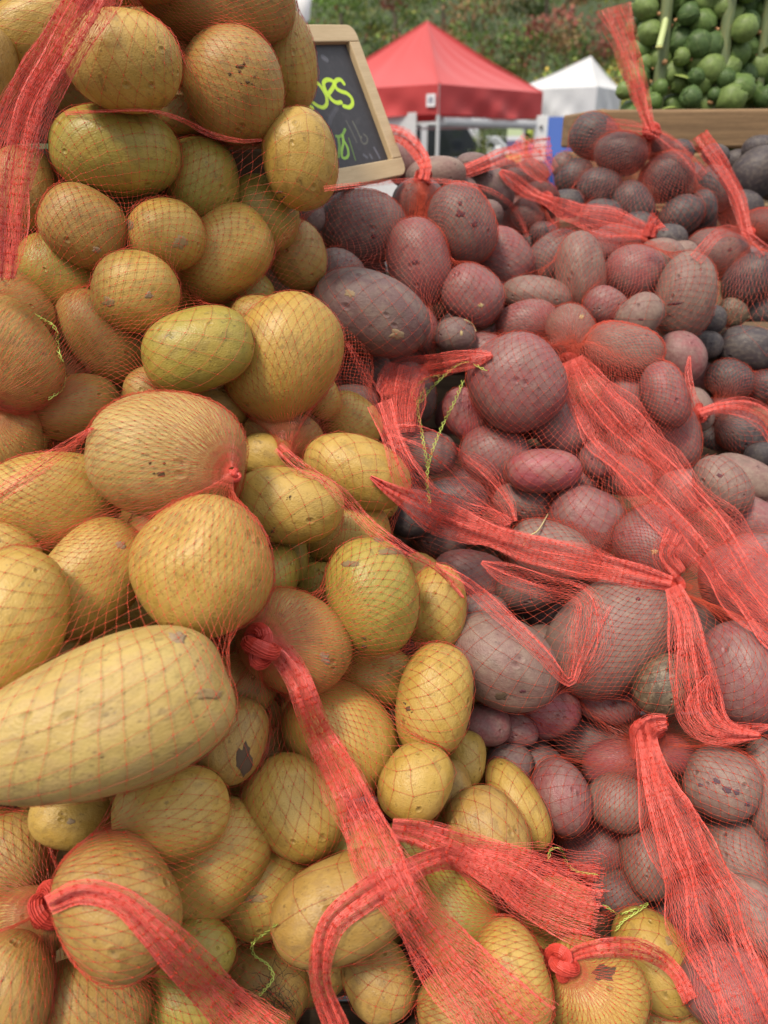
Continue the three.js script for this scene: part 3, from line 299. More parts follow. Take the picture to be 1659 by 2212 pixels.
const listed = pots.slice(), inAny = (x, y, g = 1) => listed.some((p) => { const u = ((x - p.x) * Math.cos(p.th) + (y - p.y) * Math.sin(p.th)) / p.a, v = (-(x - p.x) * Math.sin(p.th) + (y - p.y) * Math.cos(p.th)) / p.b; return u * u + v * v < g; });
for (const layer of [3.0, 5.6]) for (let gy = 60; gy < 2240; gy += 84) for (let gx = -20; gx < 1690; gx += 84) {      // the potatoes deeper in the bags, seen through the gaps
  const x = gx + rr(-22, 22), y = gy + rr(-22, 22), r = 58 * 0.6 / depthAt(x, y);
  if (![[0, 0], [-r, 0], [r, 0], [0, -r * 1.25], [0, r]].every(([p, q]) => x + p > 1660 || x + p < 0 || y + q > 2212 || inAny(x + p, y + q, 1.2))) continue;
  let best, bd = 1e9; for (const p of listed) { const q = Math.hypot(p.x - x, p.y - y); if (q < bd) { bd = q; best = p; } }
  addPot(best.bag, [x, y, r * rr(0.95, 1.2), r * rr(0.78, 0.95), rr(-90, 90), layer, best.kind === 'r' || best.kind === 'k' ? 'b' : best.kind], true);
}
for (const layer of [0.6, 2.6]) for (let y = -160; y < 2620; y += 92) for (let x = -330; x < 2000; x += 92) {      // the heap goes on beyond the frame
  if (x > -60 && x < 1715 && y < 2270 && y > -60) continue; if (y < -60 && x > 560) continue; if (x > 1700 && y < 330) continue;
  const r = 62 * 0.6 / depthAt(x, y), kind = y > 2230 && x > 1460 ? 'p' : x > 1650 ? (y < 1000 ? 'd' : 'p') : 'b', bag = y > 2230 ? (x < 600 ? 'F' : x < 1460 ? 'G' : 'U') : x > 1650 ? (y < 1000 ? 'L' : y < 1500 ? 'S' : 'U') : y < 250 ? 'A' : y < 950 ? 'B' : y < 1700 ? 'C' : 'F';
  addPot(bag, [x + rr(-18, 18), y + rr(-18, 18), r * rr(1, 1.2), r * rr(0.8, 0.98), rr(-90, 90), layer, kind], true); pots[pots.length - 1].out = true;
}
for (const p of pots) {
  p.id = pots.indexOf(p);
  for (let n = 0; n < 6; n++) { const v = V(gauss(), gauss(), gauss()).normalize(); p.lobes.push([v.x, v.y, v.z, rr(-0.085, 0.085), rr(1.6, 5)]); }
  for (let n = 0; n < 7; n++) { const v = V(gauss(), gauss(), gauss()).normalize(); p.lobes.push([v.x, v.y, v.z, rr(-0.055, 0.045), rr(6, 15)]); }
  for (let n = 0; n < 3; n++) if (rnd() < 0.5) { const v = V(gauss(), gauss(), Math.abs(gauss()) + 0.5).normalize(); p.lobes.push([v.x, v.y, v.z, rr(-0.04, 0.025), rr(8, 24)]); }
  p.own = p.lobes.length;
  for (const l of p.ex.lobes ?? []) { const v = V(l[0], -l[1], l[2]).normalize(); const c = Math.cos(p.th), s = Math.sin(p.th); p.lobes.push([v.x * c - v.y * s, v.x * s + v.y * c, v.z, l[3], l[4]]); }   // given along the picture's axes, turned into the potato's own
  p.pw = rr(2.05, 2.45);
}
// the potato's own frame: x along its length, y across it, z towards the viewer's side; metres
function frame(p) {
  const k = p.d / F; p.ra = p.a * k; p.rb = p.b * k; p.rc = p.c * k; p.pos = at(p.x, p.y, p.d);
  const ray = camDir((p.x - CX) / F, (CY - p.y) / F, -1).normalize(), c = Math.cos(p.th), s = Math.sin(p.th);
  p.e3 = ray.clone().negate(); p.e1 = camDir(c, -s, 0); p.e1.addScaledVector(p.e3, -p.e1.dot(p.e3)).normalize(); p.e2 = p.e3.clone().cross(p.e1).normalize();
}
pots.forEach((p) => { p.d0 = p.d; frame(p); });
const radiusAlong = (p, v) => 1 / Math.hypot(v.dot(p.e1) / p.ra, v.dot(p.e2) / p.rb, v.dot(p.e3) / p.rc);
const tmp = V(0, 0, 0);
for (let it = 0; it < 70; it++) for (let i = 0; i < pots.length; i++) for (let j = i + 1; j < pots.length; j++) {   // lie against one another, not in one another
  const p = pots[i], q = pots[j]; if (Math.abs(p.x - q.x) > p.a + q.a || Math.abs(p.y - q.y) > p.a + q.a) continue;
  tmp.subVectors(q.pos, p.pos); const L = tmp.length(); if (L > p.ra + q.ra) continue; tmp.divideScalar(L || 1);
  const need = (radiusAlong(p, tmp) + radiusAlong(q, tmp)) * 0.93 - L; if (need <= 0.0004) continue;
  const back = (p.d + (p.layer - q.layer) * 0.02 + (p.filler ? 0.2 : 0)) > (q.d + (q.filler ? 0.2 : 0)) ? p : q, front = back === p ? q : p, step = Math.min(need * 0.7, 0.004);
  back.d = Math.min(back.d + step, back.d0 + (back.filler ? 0.2 : 0.04)); if (!front.filler) front.d = Math.max(front.d - step * 0.22, front.d0 - 0.02); frame(back); frame(front);
}
function shapeAt(p, x, y, z) {              // x, y, z: a unit direction in the potato's stretched frame
  let s = Math.pow(Math.abs(x) ** p.pw + Math.abs(y) ** p.pw + Math.abs(z) ** p.pw, -1 / p.pw);
  let f = 0, g = 0; for (let k = 0; k < p.lobes.length; k++) { const l = p.lobes[k], e = l[3] * Math.exp(l[4] * (x * l[0] + y * l[1] + z * l[2] - 1)); if (k < p.own) f += e; else g += e; }
  if (p.ex.pear) s *= 1 + 2 * p.ex.pear * x * (1 - x * x);      // fat at one end
  return s + 0.13 * Math.tanh(f / 0.13) + g;
}
function local(p, v) { const dx = v.x - p.pos.x, dy = v.y - p.pos.y, dz = v.z - p.pos.z; return [(dx * p.e1.x + dy * p.e1.y + dz * p.e1.z) / p.ra, (dx * p.e2.x + dy * p.e2.y + dz * p.e2.z) / p.rb, (dx * p.e3.x + dy * p.e3.y + dz * p.e3.z) / p.rc]; }
function pushOut(p, v, gap) {
  const [x, y, z] = local(p, v), L = Math.sqrt(x * x + y * y + z * z); if (L > 1.25) return false;
  const g = gap / Math.min(p.ra, p.rb, p.rc), s = shapeAt(p, x / L, y / L, z / L) + g; if (L >= s) return false;
  const k = s / L; v.copy(p.pos).addScaledVector(p.e1, x * k * p.ra).addScaledVector(p.e2, y * k * p.rb).addScaledVector(p.e3, z * k * p.rc); return true;
}
// how far along the lens axis the heap's surface lies behind a pixel (what a tail or thread lying there rests on)
function restDepth(px, py, fallback) {
  let best = Infinity; const r = at(px, py, 1).sub(EYE);
  for (const p of pots) {
    if (p.filler || Math.abs(px - p.x) > p.a * 1.35 || Math.abs(py - p.y) > p.a * 1.35) continue;
    const ox = EYE.x - p.pos.x, oy = EYE.y - p.pos.y, oz = EYE.z - p.pos.z, d1 = r.dot(p.e1) / p.ra, d2 = r.dot(p.e2) / p.rb, d3 = r.dot(p.e3) / p.rc;
    const o1 = (ox * p.e1.x + oy * p.e1.y + oz * p.e1.z) / p.ra, o2 = (ox * p.e2.x + oy * p.e2.y + oz * p.e2.z) / p.rb, o3 = (ox * p.e3.x + oy * p.e3.y + oz * p.e3.z) / p.rc, A = d1 * d1 + d2 * d2 + d3 * d3, B = o1 * d1 + o2 * d2 + o3 * d3, C = o1 * o1 + o2 * o2 + o3 * o3;
    let s = 1.0, t = -1; for (let k = 0; k < 2; k++) { const D = B * B - A * (C - s * s * 1.012); if (D < 0) { t = -1; break; } t = (-B - Math.sqrt(D)) / A; const x = o1 + d1 * t, y = o2 + d2 * t, z = o3 + d3 * t, l = Math.hypot(x, y, z); s = shapeAt(p, x / l, y / l, z / l); }
    if (t > 0 && t < best) best = t;
  }
  return best === Infinity ? fallback : best;
}
const colourWord = { y: 'golden', b: 'brownish', g: 'greenish', r: 'rough-skinned', p: 'dusty-red', c: 'crimson', m: 'grey-purple', t: 'tan', d: 'dark', k: 'blackened' };
const scabMats = { pit: std(0.101, 0.058, 0.023, 0.9), stem: std(0.265, 0.187, 0.109, 0.9), scar: std(0.195, 0.133, 0.062, 0.9), bruise: std(0.281, 0.187, 0.078, 0.7), rot: std(0.085, 0.052, 0.03, 0.95), red: std(0.086, 0.020, 0.027, 0.7), straw: std(0.429, 0.328, 0.156, 0.8), chip: std(0.078, 0.043, 0.055, 0.8) };
const scabWords = { rot: 'dark scab', chip: 'chipped skin', scar: 'corky scars', stem: 'stem scar', pit: 'dark pits', bruise: 'brown bruise', red: 'red eyes', straw: 'root stub' };
const SG = {}, deep = {};
function sphereDirs(n, m) { const k = n + '_' + m; return SG[k] ??= new THREE.SphereGeometry(1, n, m); }
for (const p of pots) {
  const big = p.filler ? 0 : Math.max(p.a, p.b), n = p.filler ? 14 : big > 95 ? 54 : big > 58 ? 40 : 28, m = Math.round(n * 0.68), base = sphereDirs(n, m), src = base.attributes.position, cnt = src.count, pos = new Float32Array(cnt * 3), uv = new Float32Array(cnt * 2), off = rnd(), flip = rnd() < 0.5;
  for (let i = 0; i < cnt; i++) {
    const y = -src.getX(i), x = src.getY(i), z = src.getZ(i), s = shapeAt(p, x, y, z);
    pos[i * 3] = x * s * p.ra; pos[i * 3 + 1] = y * s * p.rb; pos[i * 3 + 2] = z * s * p.rc;
    uv[i * 2] = base.attributes.uv.getX(i) + off; uv[i * 2 + 1] = flip ? 1 - base.attributes.uv.getY(i) : base.attributes.uv.getY(i);
  }
  const g = new THREE.BufferGeometry(); g.setAttribute('position', new THREE.BufferAttribute(pos, 3)); g.setAttribute('uv', new THREE.BufferAttribute(uv, 2)); g.setIndex(base.index); g.computeVertexNormals();
  { const N = g.attributes.normal, w = n + 1; for (let j = 0; j <= m; j++) { const a = j * w, b = j * w + n; const v = V(N.getX(a) + N.getX(b), N.getY(a) + N.getY(b), N.getZ(a) + N.getZ(b)).normalize(); N.setXYZ(a, v.x, v.y, v.z); N.setXYZ(b, v.x, v.y, v.z); } for (const j of [0, m]) { const v = V(j ? -1 : 1, 0, 0); for (let i = 0; i <= n; i++) N.setXYZ(j * w + i, v.x, v.y, v.z); } }
  if (p.filler) { const q = (deep[p.kind] ??= []); g.applyMatrix4(new THREE.Matrix4().makeBasis(p.e1, p.e2, p.e3).setPosition(p.pos)); q.push(g); continue; }
  const o = new THREE.Mesh(g, skin(p.kind, Math.floor(rnd() * 4))); o.castShadow = o.receiveShadow = true;
  o.name = numbered('potato'); o.position.copy(p.pos); o.quaternion.setFromRotationMatrix(new THREE.Matrix4().makeBasis(p.e1, p.e2, p.e3)); scene.add(o);
  o.userData = { category: 'potato', group: `potatoes in the ${BAGS[p.bag].phrase}` };
  p.mesh = o;
  const marks = []; for (const m of p.ex.scab ?? []) { const k = { pit: 0.42, red: 0.7, stem: 0.7, bruise: 0.8, chip: 0.8, straw: 0.8 }[m[4]] ?? 0.9; marks.push([m[0], m[1], m[2] * k, m[3] * k, m[4]]); if (m[4] === 'pit') for (let q = 0; q < 3; q++) marks.push([m[0] + rr(-1.2, 1.2) * m[2], m[1] + rr(-1.2, 1.2) * m[2], m[2] * rr(0.12, 0.24), m[2] * rr(0.1, 0.2), 'pit']); }
  for (const [sx, sy, sa, sb, kind] of marks) {                 // a corky or dark mark on the skin, with an edge and thickness of its own
    const R = 4, S = 18, vp = [], vi = [], c = Math.cos(p.th), s = Math.sin(p.th), e = rr(0, 50);
    for (let r = 0; r <= R; r++) for (let k = 0; k < S; k++) {
      const f = r / R, A = k / S * 6.283, w = 1 + 0.75 * noise.noise(Math.cos(A) * 2 + e, Math.sin(A) * 2, e), px = sx + Math.cos(A) * sa * f * w, py = sy + Math.sin(A) * sb * f * w;
      let u = (px * c + py * s) / p.a, v = -(-px * s + py * c) / p.b; const q = Math.hypot(u, v); if (q > 0.97) { u *= 0.97 / q; v *= 0.97 / q; }
      const L = Math.sqrt(Math.max(0.02, 1 - u * u - v * v)), l = Math.hypot(u, v, L), sc = shapeAt(p, u / l, v / l, L / l) / l, lift = 1 + (f > 0.95 ? -0.012 : (0.013 + 0.012 * (1 - f) * Math.abs(noise.noise(px * 0.4, py * 0.4, e)) * 2) * Math.min(1, 0.035 / p.rc));
      vp.push(u * sc * lift * p.ra, v * sc * lift * p.rb, L * sc * lift * p.rc);
    }
    for (let r = 0; r < R; r++) for (let k = 0; k < S; k++) { const a = r * S + k, b = r * S + (k + 1) % S; vi.push(a, a + S, b, b, a + S, b + S); }
    const G = new THREE.BufferGeometry(); G.setAttribute('position', new THREE.Float32BufferAttribute(vp, 3)); G.setIndex(vi); G.computeVertexNormals();
    part(kind === 'chip' ? 'chipped_skin' : kind === 'straw' ? 'root_stub' : 'scab', G, scabMats[kind], o);
  }
}
{
  const vis = pots.filter((p) => !p.filler), size = (p) => { const q = p.ra + p.rb; return q > 0.115 ? 'giant' : q > 0.088 ? 'large' : q > 0.066 ? 'medium' : 'small'; }, shp = (p) => p.a / p.b > 1.5 ? 'long' : p.a / p.b > 1.2 ? 'oval' : 'round', seen = {};
  const plain = (p) => `${size(p)} ${shp(p)} ${colourWord[p.kind]} potato${p.ex.scab ? ' with ' + scabWords[p.ex.scab[0][4]] : ''}`;
  for (const p of vis) { p.label = `${plain(p)} in the ${BAGS[p.bag].phrase}`; seen[p.label] = (seen[p.label] ?? 0) + 1; }
  const ord = ['', 'second ', 'third ', 'fourth ', 'fifth ', 'sixth ', 'seventh ', 'eighth ', 'ninth ', 'tenth '];
  for (const p of vis) {
    if (seen[p.label] === 1) { p.mesh.userData.label = p.label; continue; }
    const like = vis.filter((q) => q.label === p.label), knot = at(...BAGS[p.bag].knot, depthAt(...BAGS[p.bag].knot)), shown = !'ABCE'.includes(p.bag);      // alike in look: told apart by their distance from the bag's knot, or by size
    like.sort((q, r) => shown ? q.pos.distanceTo(knot) - r.pos.distanceTo(knot) : r.ra * r.rb - q.ra * q.rb);
    p.mesh.userData.label = shown ? `${plain(p)}, ${ord[like.indexOf(p)]}nearest knot, ${BAGS[p.bag].phrase}` : `${ord[like.indexOf(p)]}largest ${size(p)} ${plain(p).replace(/^\w+ /, '')}, ${BAGS[p.bag].phrase}`;
  }
  const ks = Object.keys(deep), o = new THREE.Mesh(mergeGeometries(ks.map((k) => mergeGeometries(deep[k])), true), ks.map((k) => skin(k, 0))); o.name = 'deep_potatoes'; scene.add(o);
  tag(o, 'mass of potatoes deeper inside the bags seen through the gaps', 'potatoes', null, 'stuff');
}
// ------------------------------------------------------------------ red nets
const netMat = phys(0.52, 0.078, 0.04, 0.32, { specularIntensity: 0.9 }), beadMat = phys(0.62, 0.045, 0.022, 0.38, { specularIntensity: 0.7 }), knotMat = phys(0.60, 0.065, 0.045, 0.30), tailMat = phys(0.82, 0.145, 0.115, 0.24, { specularIntensity: 1.0 });
function knotPoint(px, py) { const d = restDepth(px, py, depthAt(px, py)); return at(px, py, d - 0.010); }
const bagRoots = {};
for (const k in BAGS) {
  const B = BAGS[k], own = pots.filter((p) => p.bag === k && p.layer < 4 && !p.out), ctr = V(0, 0, 0); let wt = 0, low = Infinity;
  for (const p of own) { const w = p.ra * p.rb; ctr.addScaledVector(p.pos, w); wt += w; low = Math.min(low, p.pos.y - p.rb); }
  ctr.divideScalar(wt); const knot = knotPoint(...B.knot);
  ctr.add(ctr.clone().sub(EYE).normalize().multiplyScalar(0.03));
  const yellow = 'ABECDFG'.includes(k);
  const root = bagRoots[k] = thing('mesh_bag', `red net ${B.phrase}`, 'mesh bag', V(ctr.x, low, ctr.z), yellow ? 'net bags of yellow potatoes' : 'net bags of purple potatoes');
  B.root = root; B.knotPos = knot;
  const axis = knot.clone().sub(ctr).normalize(), ex = V(0.3, 1, 0.2).cross(axis).normalize(), ey = axis.clone().cross(ex);
  let R = 0; for (const p of own) R = Math.max(R, p.pos.distanceTo(ctr) + p.rc * 0.6); R *= 0.85;
  const cols = clamp(Math.round(2 * Math.PI * R / 0.0094), 44, 140), rows = clamp(Math.round(Math.PI * R / 0.0066), 30, 110), P = [];
  for (let j = 0; j <= rows; j++) { const row = []; for (let i = 0; i < cols; i++) {
    const th = 0.02 + (j / rows) * 2.85, ph = (i + (j % 2) * 0.5 + 0.18 * Math.sin(j * 0.35 + i * 0.1)) / cols * 6.2832, w = axis.clone().multiplyScalar(Math.cos(th)).addScaledVector(ex, Math.sin(th) * Math.cos(ph)).addScaledVector(ey, Math.sin(th) * Math.sin(ph));
    let t = 0; for (const p of own) {
      const oc = ctr.clone().sub(p.pos), o = [oc.dot(p.e1) / p.ra, oc.dot(p.e2) / p.rb, oc.dot(p.e3) / p.rc], dd = [w.dot(p.e1) / p.ra, w.dot(p.e2) / p.rb, w.dot(p.e3) / p.rc];
      const a = dd[0] ** 2 + dd[1] ** 2 + dd[2] ** 2, b = o[0] * dd[0] + o[1] * dd[1] + o[2] * dd[2], c = o[0] ** 2 + o[1] ** 2 + o[2] ** 2 - 1.08, D = b * b - a * c; if (D > 0) t = Math.max(t, (-b + Math.sqrt(D)) / a);
    }
    row.push({ w, t });
  } P.push(row); }
  for (let it = 0; it < 30; it++) for (let j = 0; j <= rows; j++) for (let i = 0; i < cols; i++) { const n = P[j][i]; if (n.t > 0 && !n.f) continue; n.f = true; let s = 0, c = 0; for (const [a, b] of [[j - 1, i], [j + 1, i], [j, (i + 1) % cols], [j, (i + cols - 1) % cols]]) if (P[a]?.[b]?.t > 0) { s += P[a][b].t; c++; } if (c) n.t = s / c; }
  const near = Math.max(0.04, knot.distanceTo(ctr));
  const X = P.map((row, j) => row.map((n, i) => j === 0 ? knot.clone().addScaledVector(ex, 0.004 * Math.cos(i / cols * 6.2832)).addScaledVector(ey, 0.004 * Math.sin(i / cols * 6.2832)) : ctr.clone().addScaledVector(n.w, n.t || near)));
  const camOf = (v) => EYE.clone().sub(v).normalize();
  for (let it = 0; it < 55; it++) {
    for (let j = 1; j < rows; j++) { const o = j % 2, K = 0.42 * Math.min(1, 0.08 + j / 9); for (let i = 0; i < cols; i++) {
      const v = X[j][i], a = (i + o) % cols, b = (i + o + cols - 1) % cols, q1 = X[j - 1][a], q2 = X[j - 1][b], q3 = X[j + 1][a], q4 = X[j + 1][b];
      v.x = mix(v.x, (q1.x + q2.x + q3.x + q4.x) / 4, K); v.y = mix(v.y, (q1.y + q2.y + q3.y + q4.y) / 4, K); v.z = mix(v.z, (q1.z + q2.z + q3.z + q4.z) / 4, K);
    } }
    for (let j = 1; j <= rows; j++) for (let i = 0; i < cols; i++) {
      const v = X[j][i]; if (it % 11 === 0) v.near = own.filter((p) => v.distanceTo(p.pos) < Math.max(p.ra, p.rb, p.rc) * 1.2 + 0.012);
      for (const p of v.near) pushOut(p, v, 0.0012);
    }
  }
  const st = new Strands(root.position), bd = new Strands(root.position), rad = 0.00013;
  const inv = new THREE.Matrix4().makeRotationX(-PITCH), front = (v) => { const c = v.clone().sub(EYE).applyMatrix4(inv), d = -c.z; if (d < 0.05) return false; const px = CX + c.x / d * F, py = CY - c.y / d * F; if (px < -120 || px > 1780 || py < -120 || py > 2330) return false; return d < restDepth(px, py, 9) + 0.035; };
  const vis = X.map((row) => row.map((v) => v.clone().sub(ctr).normalize().dot(camOf(v)) > -0.22 && front(v)));
  for (let j = 1; j <= rows; j++) for (let i = 0; i < cols; i++) { const q = j > 3 ? 0.0007 : 0.0002; X[j][i].x += rr(-q, q); X[j][i].y += rr(-q, q); }
  for (let j = 0; j < rows; j++) { const o = j % 2; for (let i = 0; i < cols; i++) {
    if (!vis[j][i]) continue; const a = X[j][i];
    for (const b of [X[j + 1][(i + o) % cols], X[j + 1][(i + o + cols - 1) % cols]]) {
      const l = a.distanceTo(b); if (l > 0.05) continue; if (l < 0.0085) { st.seg(a, b, rad); continue; }
      const mid = a.clone().lerp(b, 0.5); mid.x += rr(-1, 1) * l * 0.05; mid.y += rr(-1, 1) * l * 0.05; for (const p of a.near ?? []) pushOut(p, mid, 0.0008);
      st.seg(a, mid, rad); st.seg(mid, b, rad);
    }
    if (j > 3 && j < rows && a.distanceTo(X[j][(i + 1) % cols]) > 0.0022) { const b = X[j + 1][i]; bd.bead(a, tmp.subVectors(b, X[j - 1][i]), 0.0010, 0.00042); }
  } }
  const nt = part('netting', st.geo(), netMat, root); nt.userData.kind = 'stuff';
  const kn = part('net_joints', bd.geo(), beadMat, root); kn.userData.kind = 'stuff';
}
function knotShape(bag, px, py, rpx, turn = 0) {                                  // the tied knot: a rope of bundled net wound through itself
  const B = BAGS[bag], c = knotPoint(px, py), R = rpx * depthAt(px, py) / F, k = new Strands(B.root.position), rot = new THREE.Euler(rr(0, 3), rr(0, 3), turn), tv = V(0, 0, 0);
  const path = (t) => { const a = t * 6.2832 * 2, q = R * (0.52 + 0.24 * Math.cos(1.5 * a)); return tv.set(q * Math.cos(a), q * Math.sin(a), R * 0.42 * Math.sin(1.5 * a)).applyEuler(rot).add(c).clone(); };
  for (let s = 0; s < 44; s++) { const a0 = s / 44 * 6.2832, rw = R * 0.36 * (0.72 + 0.28 * (s * 7 % 11) / 11); let prev; for (let n = 0; n <= 44; n++) { const t = n / 44, q = path(t), nx = path(t + 0.01).sub(q).normalize(), sx = nx.clone().cross(V(0.2, 0.9, 0.4)).normalize(), sy = nx.clone().cross(sx), A = a0 + t * 7; q.addScaledVector(sx, rw * Math.cos(A)).addScaledVector(sy, rw * Math.sin(A)); if (prev) k.seg(prev, q, 0.00042); prev = q; } }
  const core = []; for (let n = 0; n < 44; n++) core.push(path(n / 44).sub(B.root.position));
  const g = mergeGeometries([k.geo().toNonIndexed(), (() => { const t = new THREE.TubeGeometry(new THREE.CatmullRomCurve3(core, true), 70, R * 0.24, 6, true); t.deleteAttribute('uv'); return t.toNonIndexed(); })()]);
  part('knot', g, knotMat, B.root);
}
// a tail: the empty end of the bag, its net pulled out flat; centre line and full width in pixels, resting on what lies below
function tail(bag, pts, o = {}) {
  const B = BAGS[bag], root = B.root, N = Math.round((o.n ?? 46) * 0.95), layers = o.layers ?? 2, L = pts.length - 1, cx = new THREE.CatmullRomCurve3(pts.map((p) => V(p[0], p[1], p[2])), false, 'centripetal');
  let len = 0; for (let i = 0; i < L; i++) len += Math.hypot(pts[i + 1][0] - pts[i][0], pts[i + 1][1] - pts[i][1]);
  const M = clamp(Math.round(len / 13), 12, 100), C = []; for (let i = 0; i <= M; i++) C.push(cx.getPointAt(i / M));
  const nrm = C.map((c, i) => { const a = C[Math.max(0, i - 2)], b = C[Math.min(M, i + 2)], l = Math.hypot(b.x - a.x, b.y - a.y) || 1; return [-(b.y - a.y) / l, (b.x - a.x) / l]; });
  const fb = (i) => o.depth ? mix(o.depth[0], o.depth[1], i / M) : depthAt(C[i].x, C[i].y) - 0.03;
  let d0 = C.map((c, i) => { let m = Infinity; for (const f of [-0.45, -0.2, 0, 0.2, 0.45]) m = Math.min(m, restDepth(c.x + nrm[i][0] * c.z * f, c.y + nrm[i][1] * c.z * f, fb(i))); return o.free ? fb(i) : m - 0.0025; });
  if (!o.free) { d0 = d0.map((_, i) => { let m = Infinity; for (let q = -5; q <= 5; q++) m = Math.min(m, (d0[clamp(i + q, 0, M)]) + 0.0006 * q * q); return m; }); for (let it = 0; it < 6; it++) d0 = d0.map((v, i) => Math.min(v, (d0[Math.max(0, i - 1)] + v + d0[Math.min(M, i + 1)]) / 3)); }
  const st = new Strands(root.position), bd = new Strands(root.position), per = (o.row ?? 0.0072), e = rr(0, 99), fan = o.fold ?? 0.35;
  const mpp = C.map((c, i) => d0[i] / F); let S = [0]; for (let i = 1; i <= M; i++) S.push(S[i - 1] + Math.hypot(C[i].x - C[i - 1].x, C[i].y - C[i - 1].y) * mpp[i]);
  const place = (i, u, lay) => {
    const c = C[i], x = c.x + nrm[i][0] * c.z * u, y = c.y + nrm[i][1] * c.z * u, f = o.free ? Infinity : restDepth(x, y, Infinity);
    const wave = 0.0022 * Math.sin(u * 9 + e + S[i] * 30) + 0.0018 * Math.sin(u * 17 - e), dd = Math.min(f - 0.0012, d0[i] + wave + (u * u) * 0.012) - lay * 0.0011; return at(x, y, dd);
  };
  for (let lay = 0; lay < layers; lay++) for (let k = 0; k < N; k++) {
    const u0 = (k + 0.5) / N - 0.5, ps = rr(0, 6); let prev;
    const endCut = o.fray ? rr(0, o.fray) : 0, M1 = Math.round(M * (1 - endCut));
    for (let i = 0; i <= M1; i++) {
      const q = S[i], zig = (k % 2 ? 1 : -1) * (0.42 / N) * Math.sin(q / per * Math.PI + (lay ? 1.2 : 0));
      const fold = 0.062 * Math.sin(6.28 * (2.1 * u0 + 0.35 * Math.sin(q * 22 + e) + lay * 0.37) + e) + 0.018 * Math.sin(6.28 * (5.3 * u0 + 0.6 * noise.noise(q * 18, e, lay)) + 2 * e), drift = 0.10 * fan * noise.noise(u0 * 2.2 + lay * 4, q * 12, e) + 0.05 * noise.noise(q * 16 + e, lay * 2.7, 3);
      let u = clamp((u0 + fold) * (0.90 + 0.34 * noise.noise(q * 20, e + lay, 7)) + zig + drift + rr(-1, 1) * 0.003, -0.62, 0.62);
      if (o.flare && i > M - 6) u += o.flare * (i - M + 6) / 6 * rr(-0.02, 0.02);
      const v = place(i, u, lay); if (prev) st.seg(prev, v, o.rad ?? 0.000125); prev = v;
      const row = Math.floor((S[i] + 0.0025 * Math.sin(u0 * 6 + e)) / per), row0 = i ? Math.floor((S[i - 1] + 0.0025 * Math.sin(u0 * 6 + e)) / per) : row;
      if (row !== row0 && i > 1 && rnd() < 0.5) { const q = C[i], r = C[i - 1], dv = at(q.x, q.y, 0.6).sub(at(r.x, r.y, 0.6)); bd.bead(v.addScaledVector(dv.clone().normalize(), rr(-0.0012, 0.0012)), dv, 0.0010, 0.00036); }
    }
  }
  const t = part('tail', st.geo(), tailMat, root), j = part('tail_joints', bd.geo(), beadMat, root); t.userData.kind = j.userData.kind = 'stuff';
}
knotShape('C', 506, 1026, 13); knotShape('D', 562, 1396, 44); knotShape('F', 106, 1957, 50); knotShape('G', 1213, 2080, 36); knotShape('P', 915, 384, 18); knotShape('Q', 1232, 782, 26); knotShape('R', 1402, 505, 20); knotShape('S', 1455, 1266, 24); knotShape('U', 1398, 1585, 34); knotShape('K', 1408, 284, 20); knotShape('L', 1615, 510, 20); knotShape('M', 1512, 892, 20); knotShape('N', 1180, 432, 18);
tail('A', [[215, -60, 110], [190, -5, 120], [130, 105, 112], [62, 215, 120], [20, 340, 130], [4, 460, 110], [-4, 600, 84]], { n: 64, layers: 3, depth: [0.55, 0.56], free: true, row: 0.007 });
tail('D', [[552, 1392, 36], [592, 1402, 46], [640, 1460, 52], [684, 1570, 72], [740, 1682, 92], [792, 1790, 106], [838, 1890, 112], [888, 1970, 116], [970, 2070, 150], [1060, 2170, 210], [1110, 2240, 260]], { n: 62, layers: 2 });
tail('F', [[104, 1955, 40], [170, 1928, 52], [255, 1945, 56], [325, 2005, 76], [400, 2085, 92], [490, 2170, 112], [580, 2250, 140]], { n: 56, layers: 2 });
tail('G', [[735, 2240, 60], [692, 2110, 50], [712, 2000, 62], [780, 1938, 78], [870, 1885, 62], [960, 1852, 52], [1060, 1868, 80], [1160, 1930, 130], [1240, 1970, 150], [1305, 1985, 150]], { n: 56, layers: 2, fray: 0.04, flare: 1 });
tail('G', [[846, 1790, 50], [900, 1800, 64], [980, 1830, 80], [1080, 1875, 130], [1180, 1905, 165], [1300, 1925, 170]], { n: 60, layers: 2, fray: 0.05, flare: 1 });
tail('G', [[1205, 2080, 26], [1258, 2056, 34], [1335, 2044, 48], [1405, 2058, 44], [1460, 2100, 38], [1492, 2160, 34]], { n: 40, layers: 2 });
tail('U', [[1392, 1560, 46], [1402, 1620, 56], [1418, 1690, 84], [1452, 1780, 128], [1500, 1890, 176], [1552, 2010, 206], [1602, 2120, 214], [1650, 2230, 216]], { n: 78, layers: 2 });
tail('U', [[1384, 1640, 36], [1390, 1590, 56], [1412, 1566, 46], [1440, 1560, 30]], { n: 40, layers: 3 });
tail('Q', [[1236, 776, 50], [1262, 830, 104], [1332, 930, 146], [1422, 1040, 152], [1520, 1150, 150], [1612, 1252, 148], [1690, 1340, 146], [1800, 1465, 140]], { n: 78, layers: 2 });
tail('S', [[800, 1030, 8], [850, 1064, 40], [930, 1105, 74], [1040, 1148, 70], [1150, 1186, 70], [1260, 1216, 78], [1360, 1240, 56], [1450, 1262, 34]], { n: 56, layers: 2 });
tail('S', [[1452, 1268, 40], [1474, 1330, 70], [1486, 1400, 84], [1500, 1470, 96], [1520, 1540, 110], [1570, 1580, 60], [1640, 1590, 14]], { n: 46, layers: 2 });
tail('S', [[940, 1222, 14], [1010, 1262, 40], [1090, 1332, 44], [1170, 1410, 36], [1232, 1474, 22], [1246, 1440, 26], [1270, 1370, 60], [1290, 1300, 90]], { n: 26, layers: 1 });
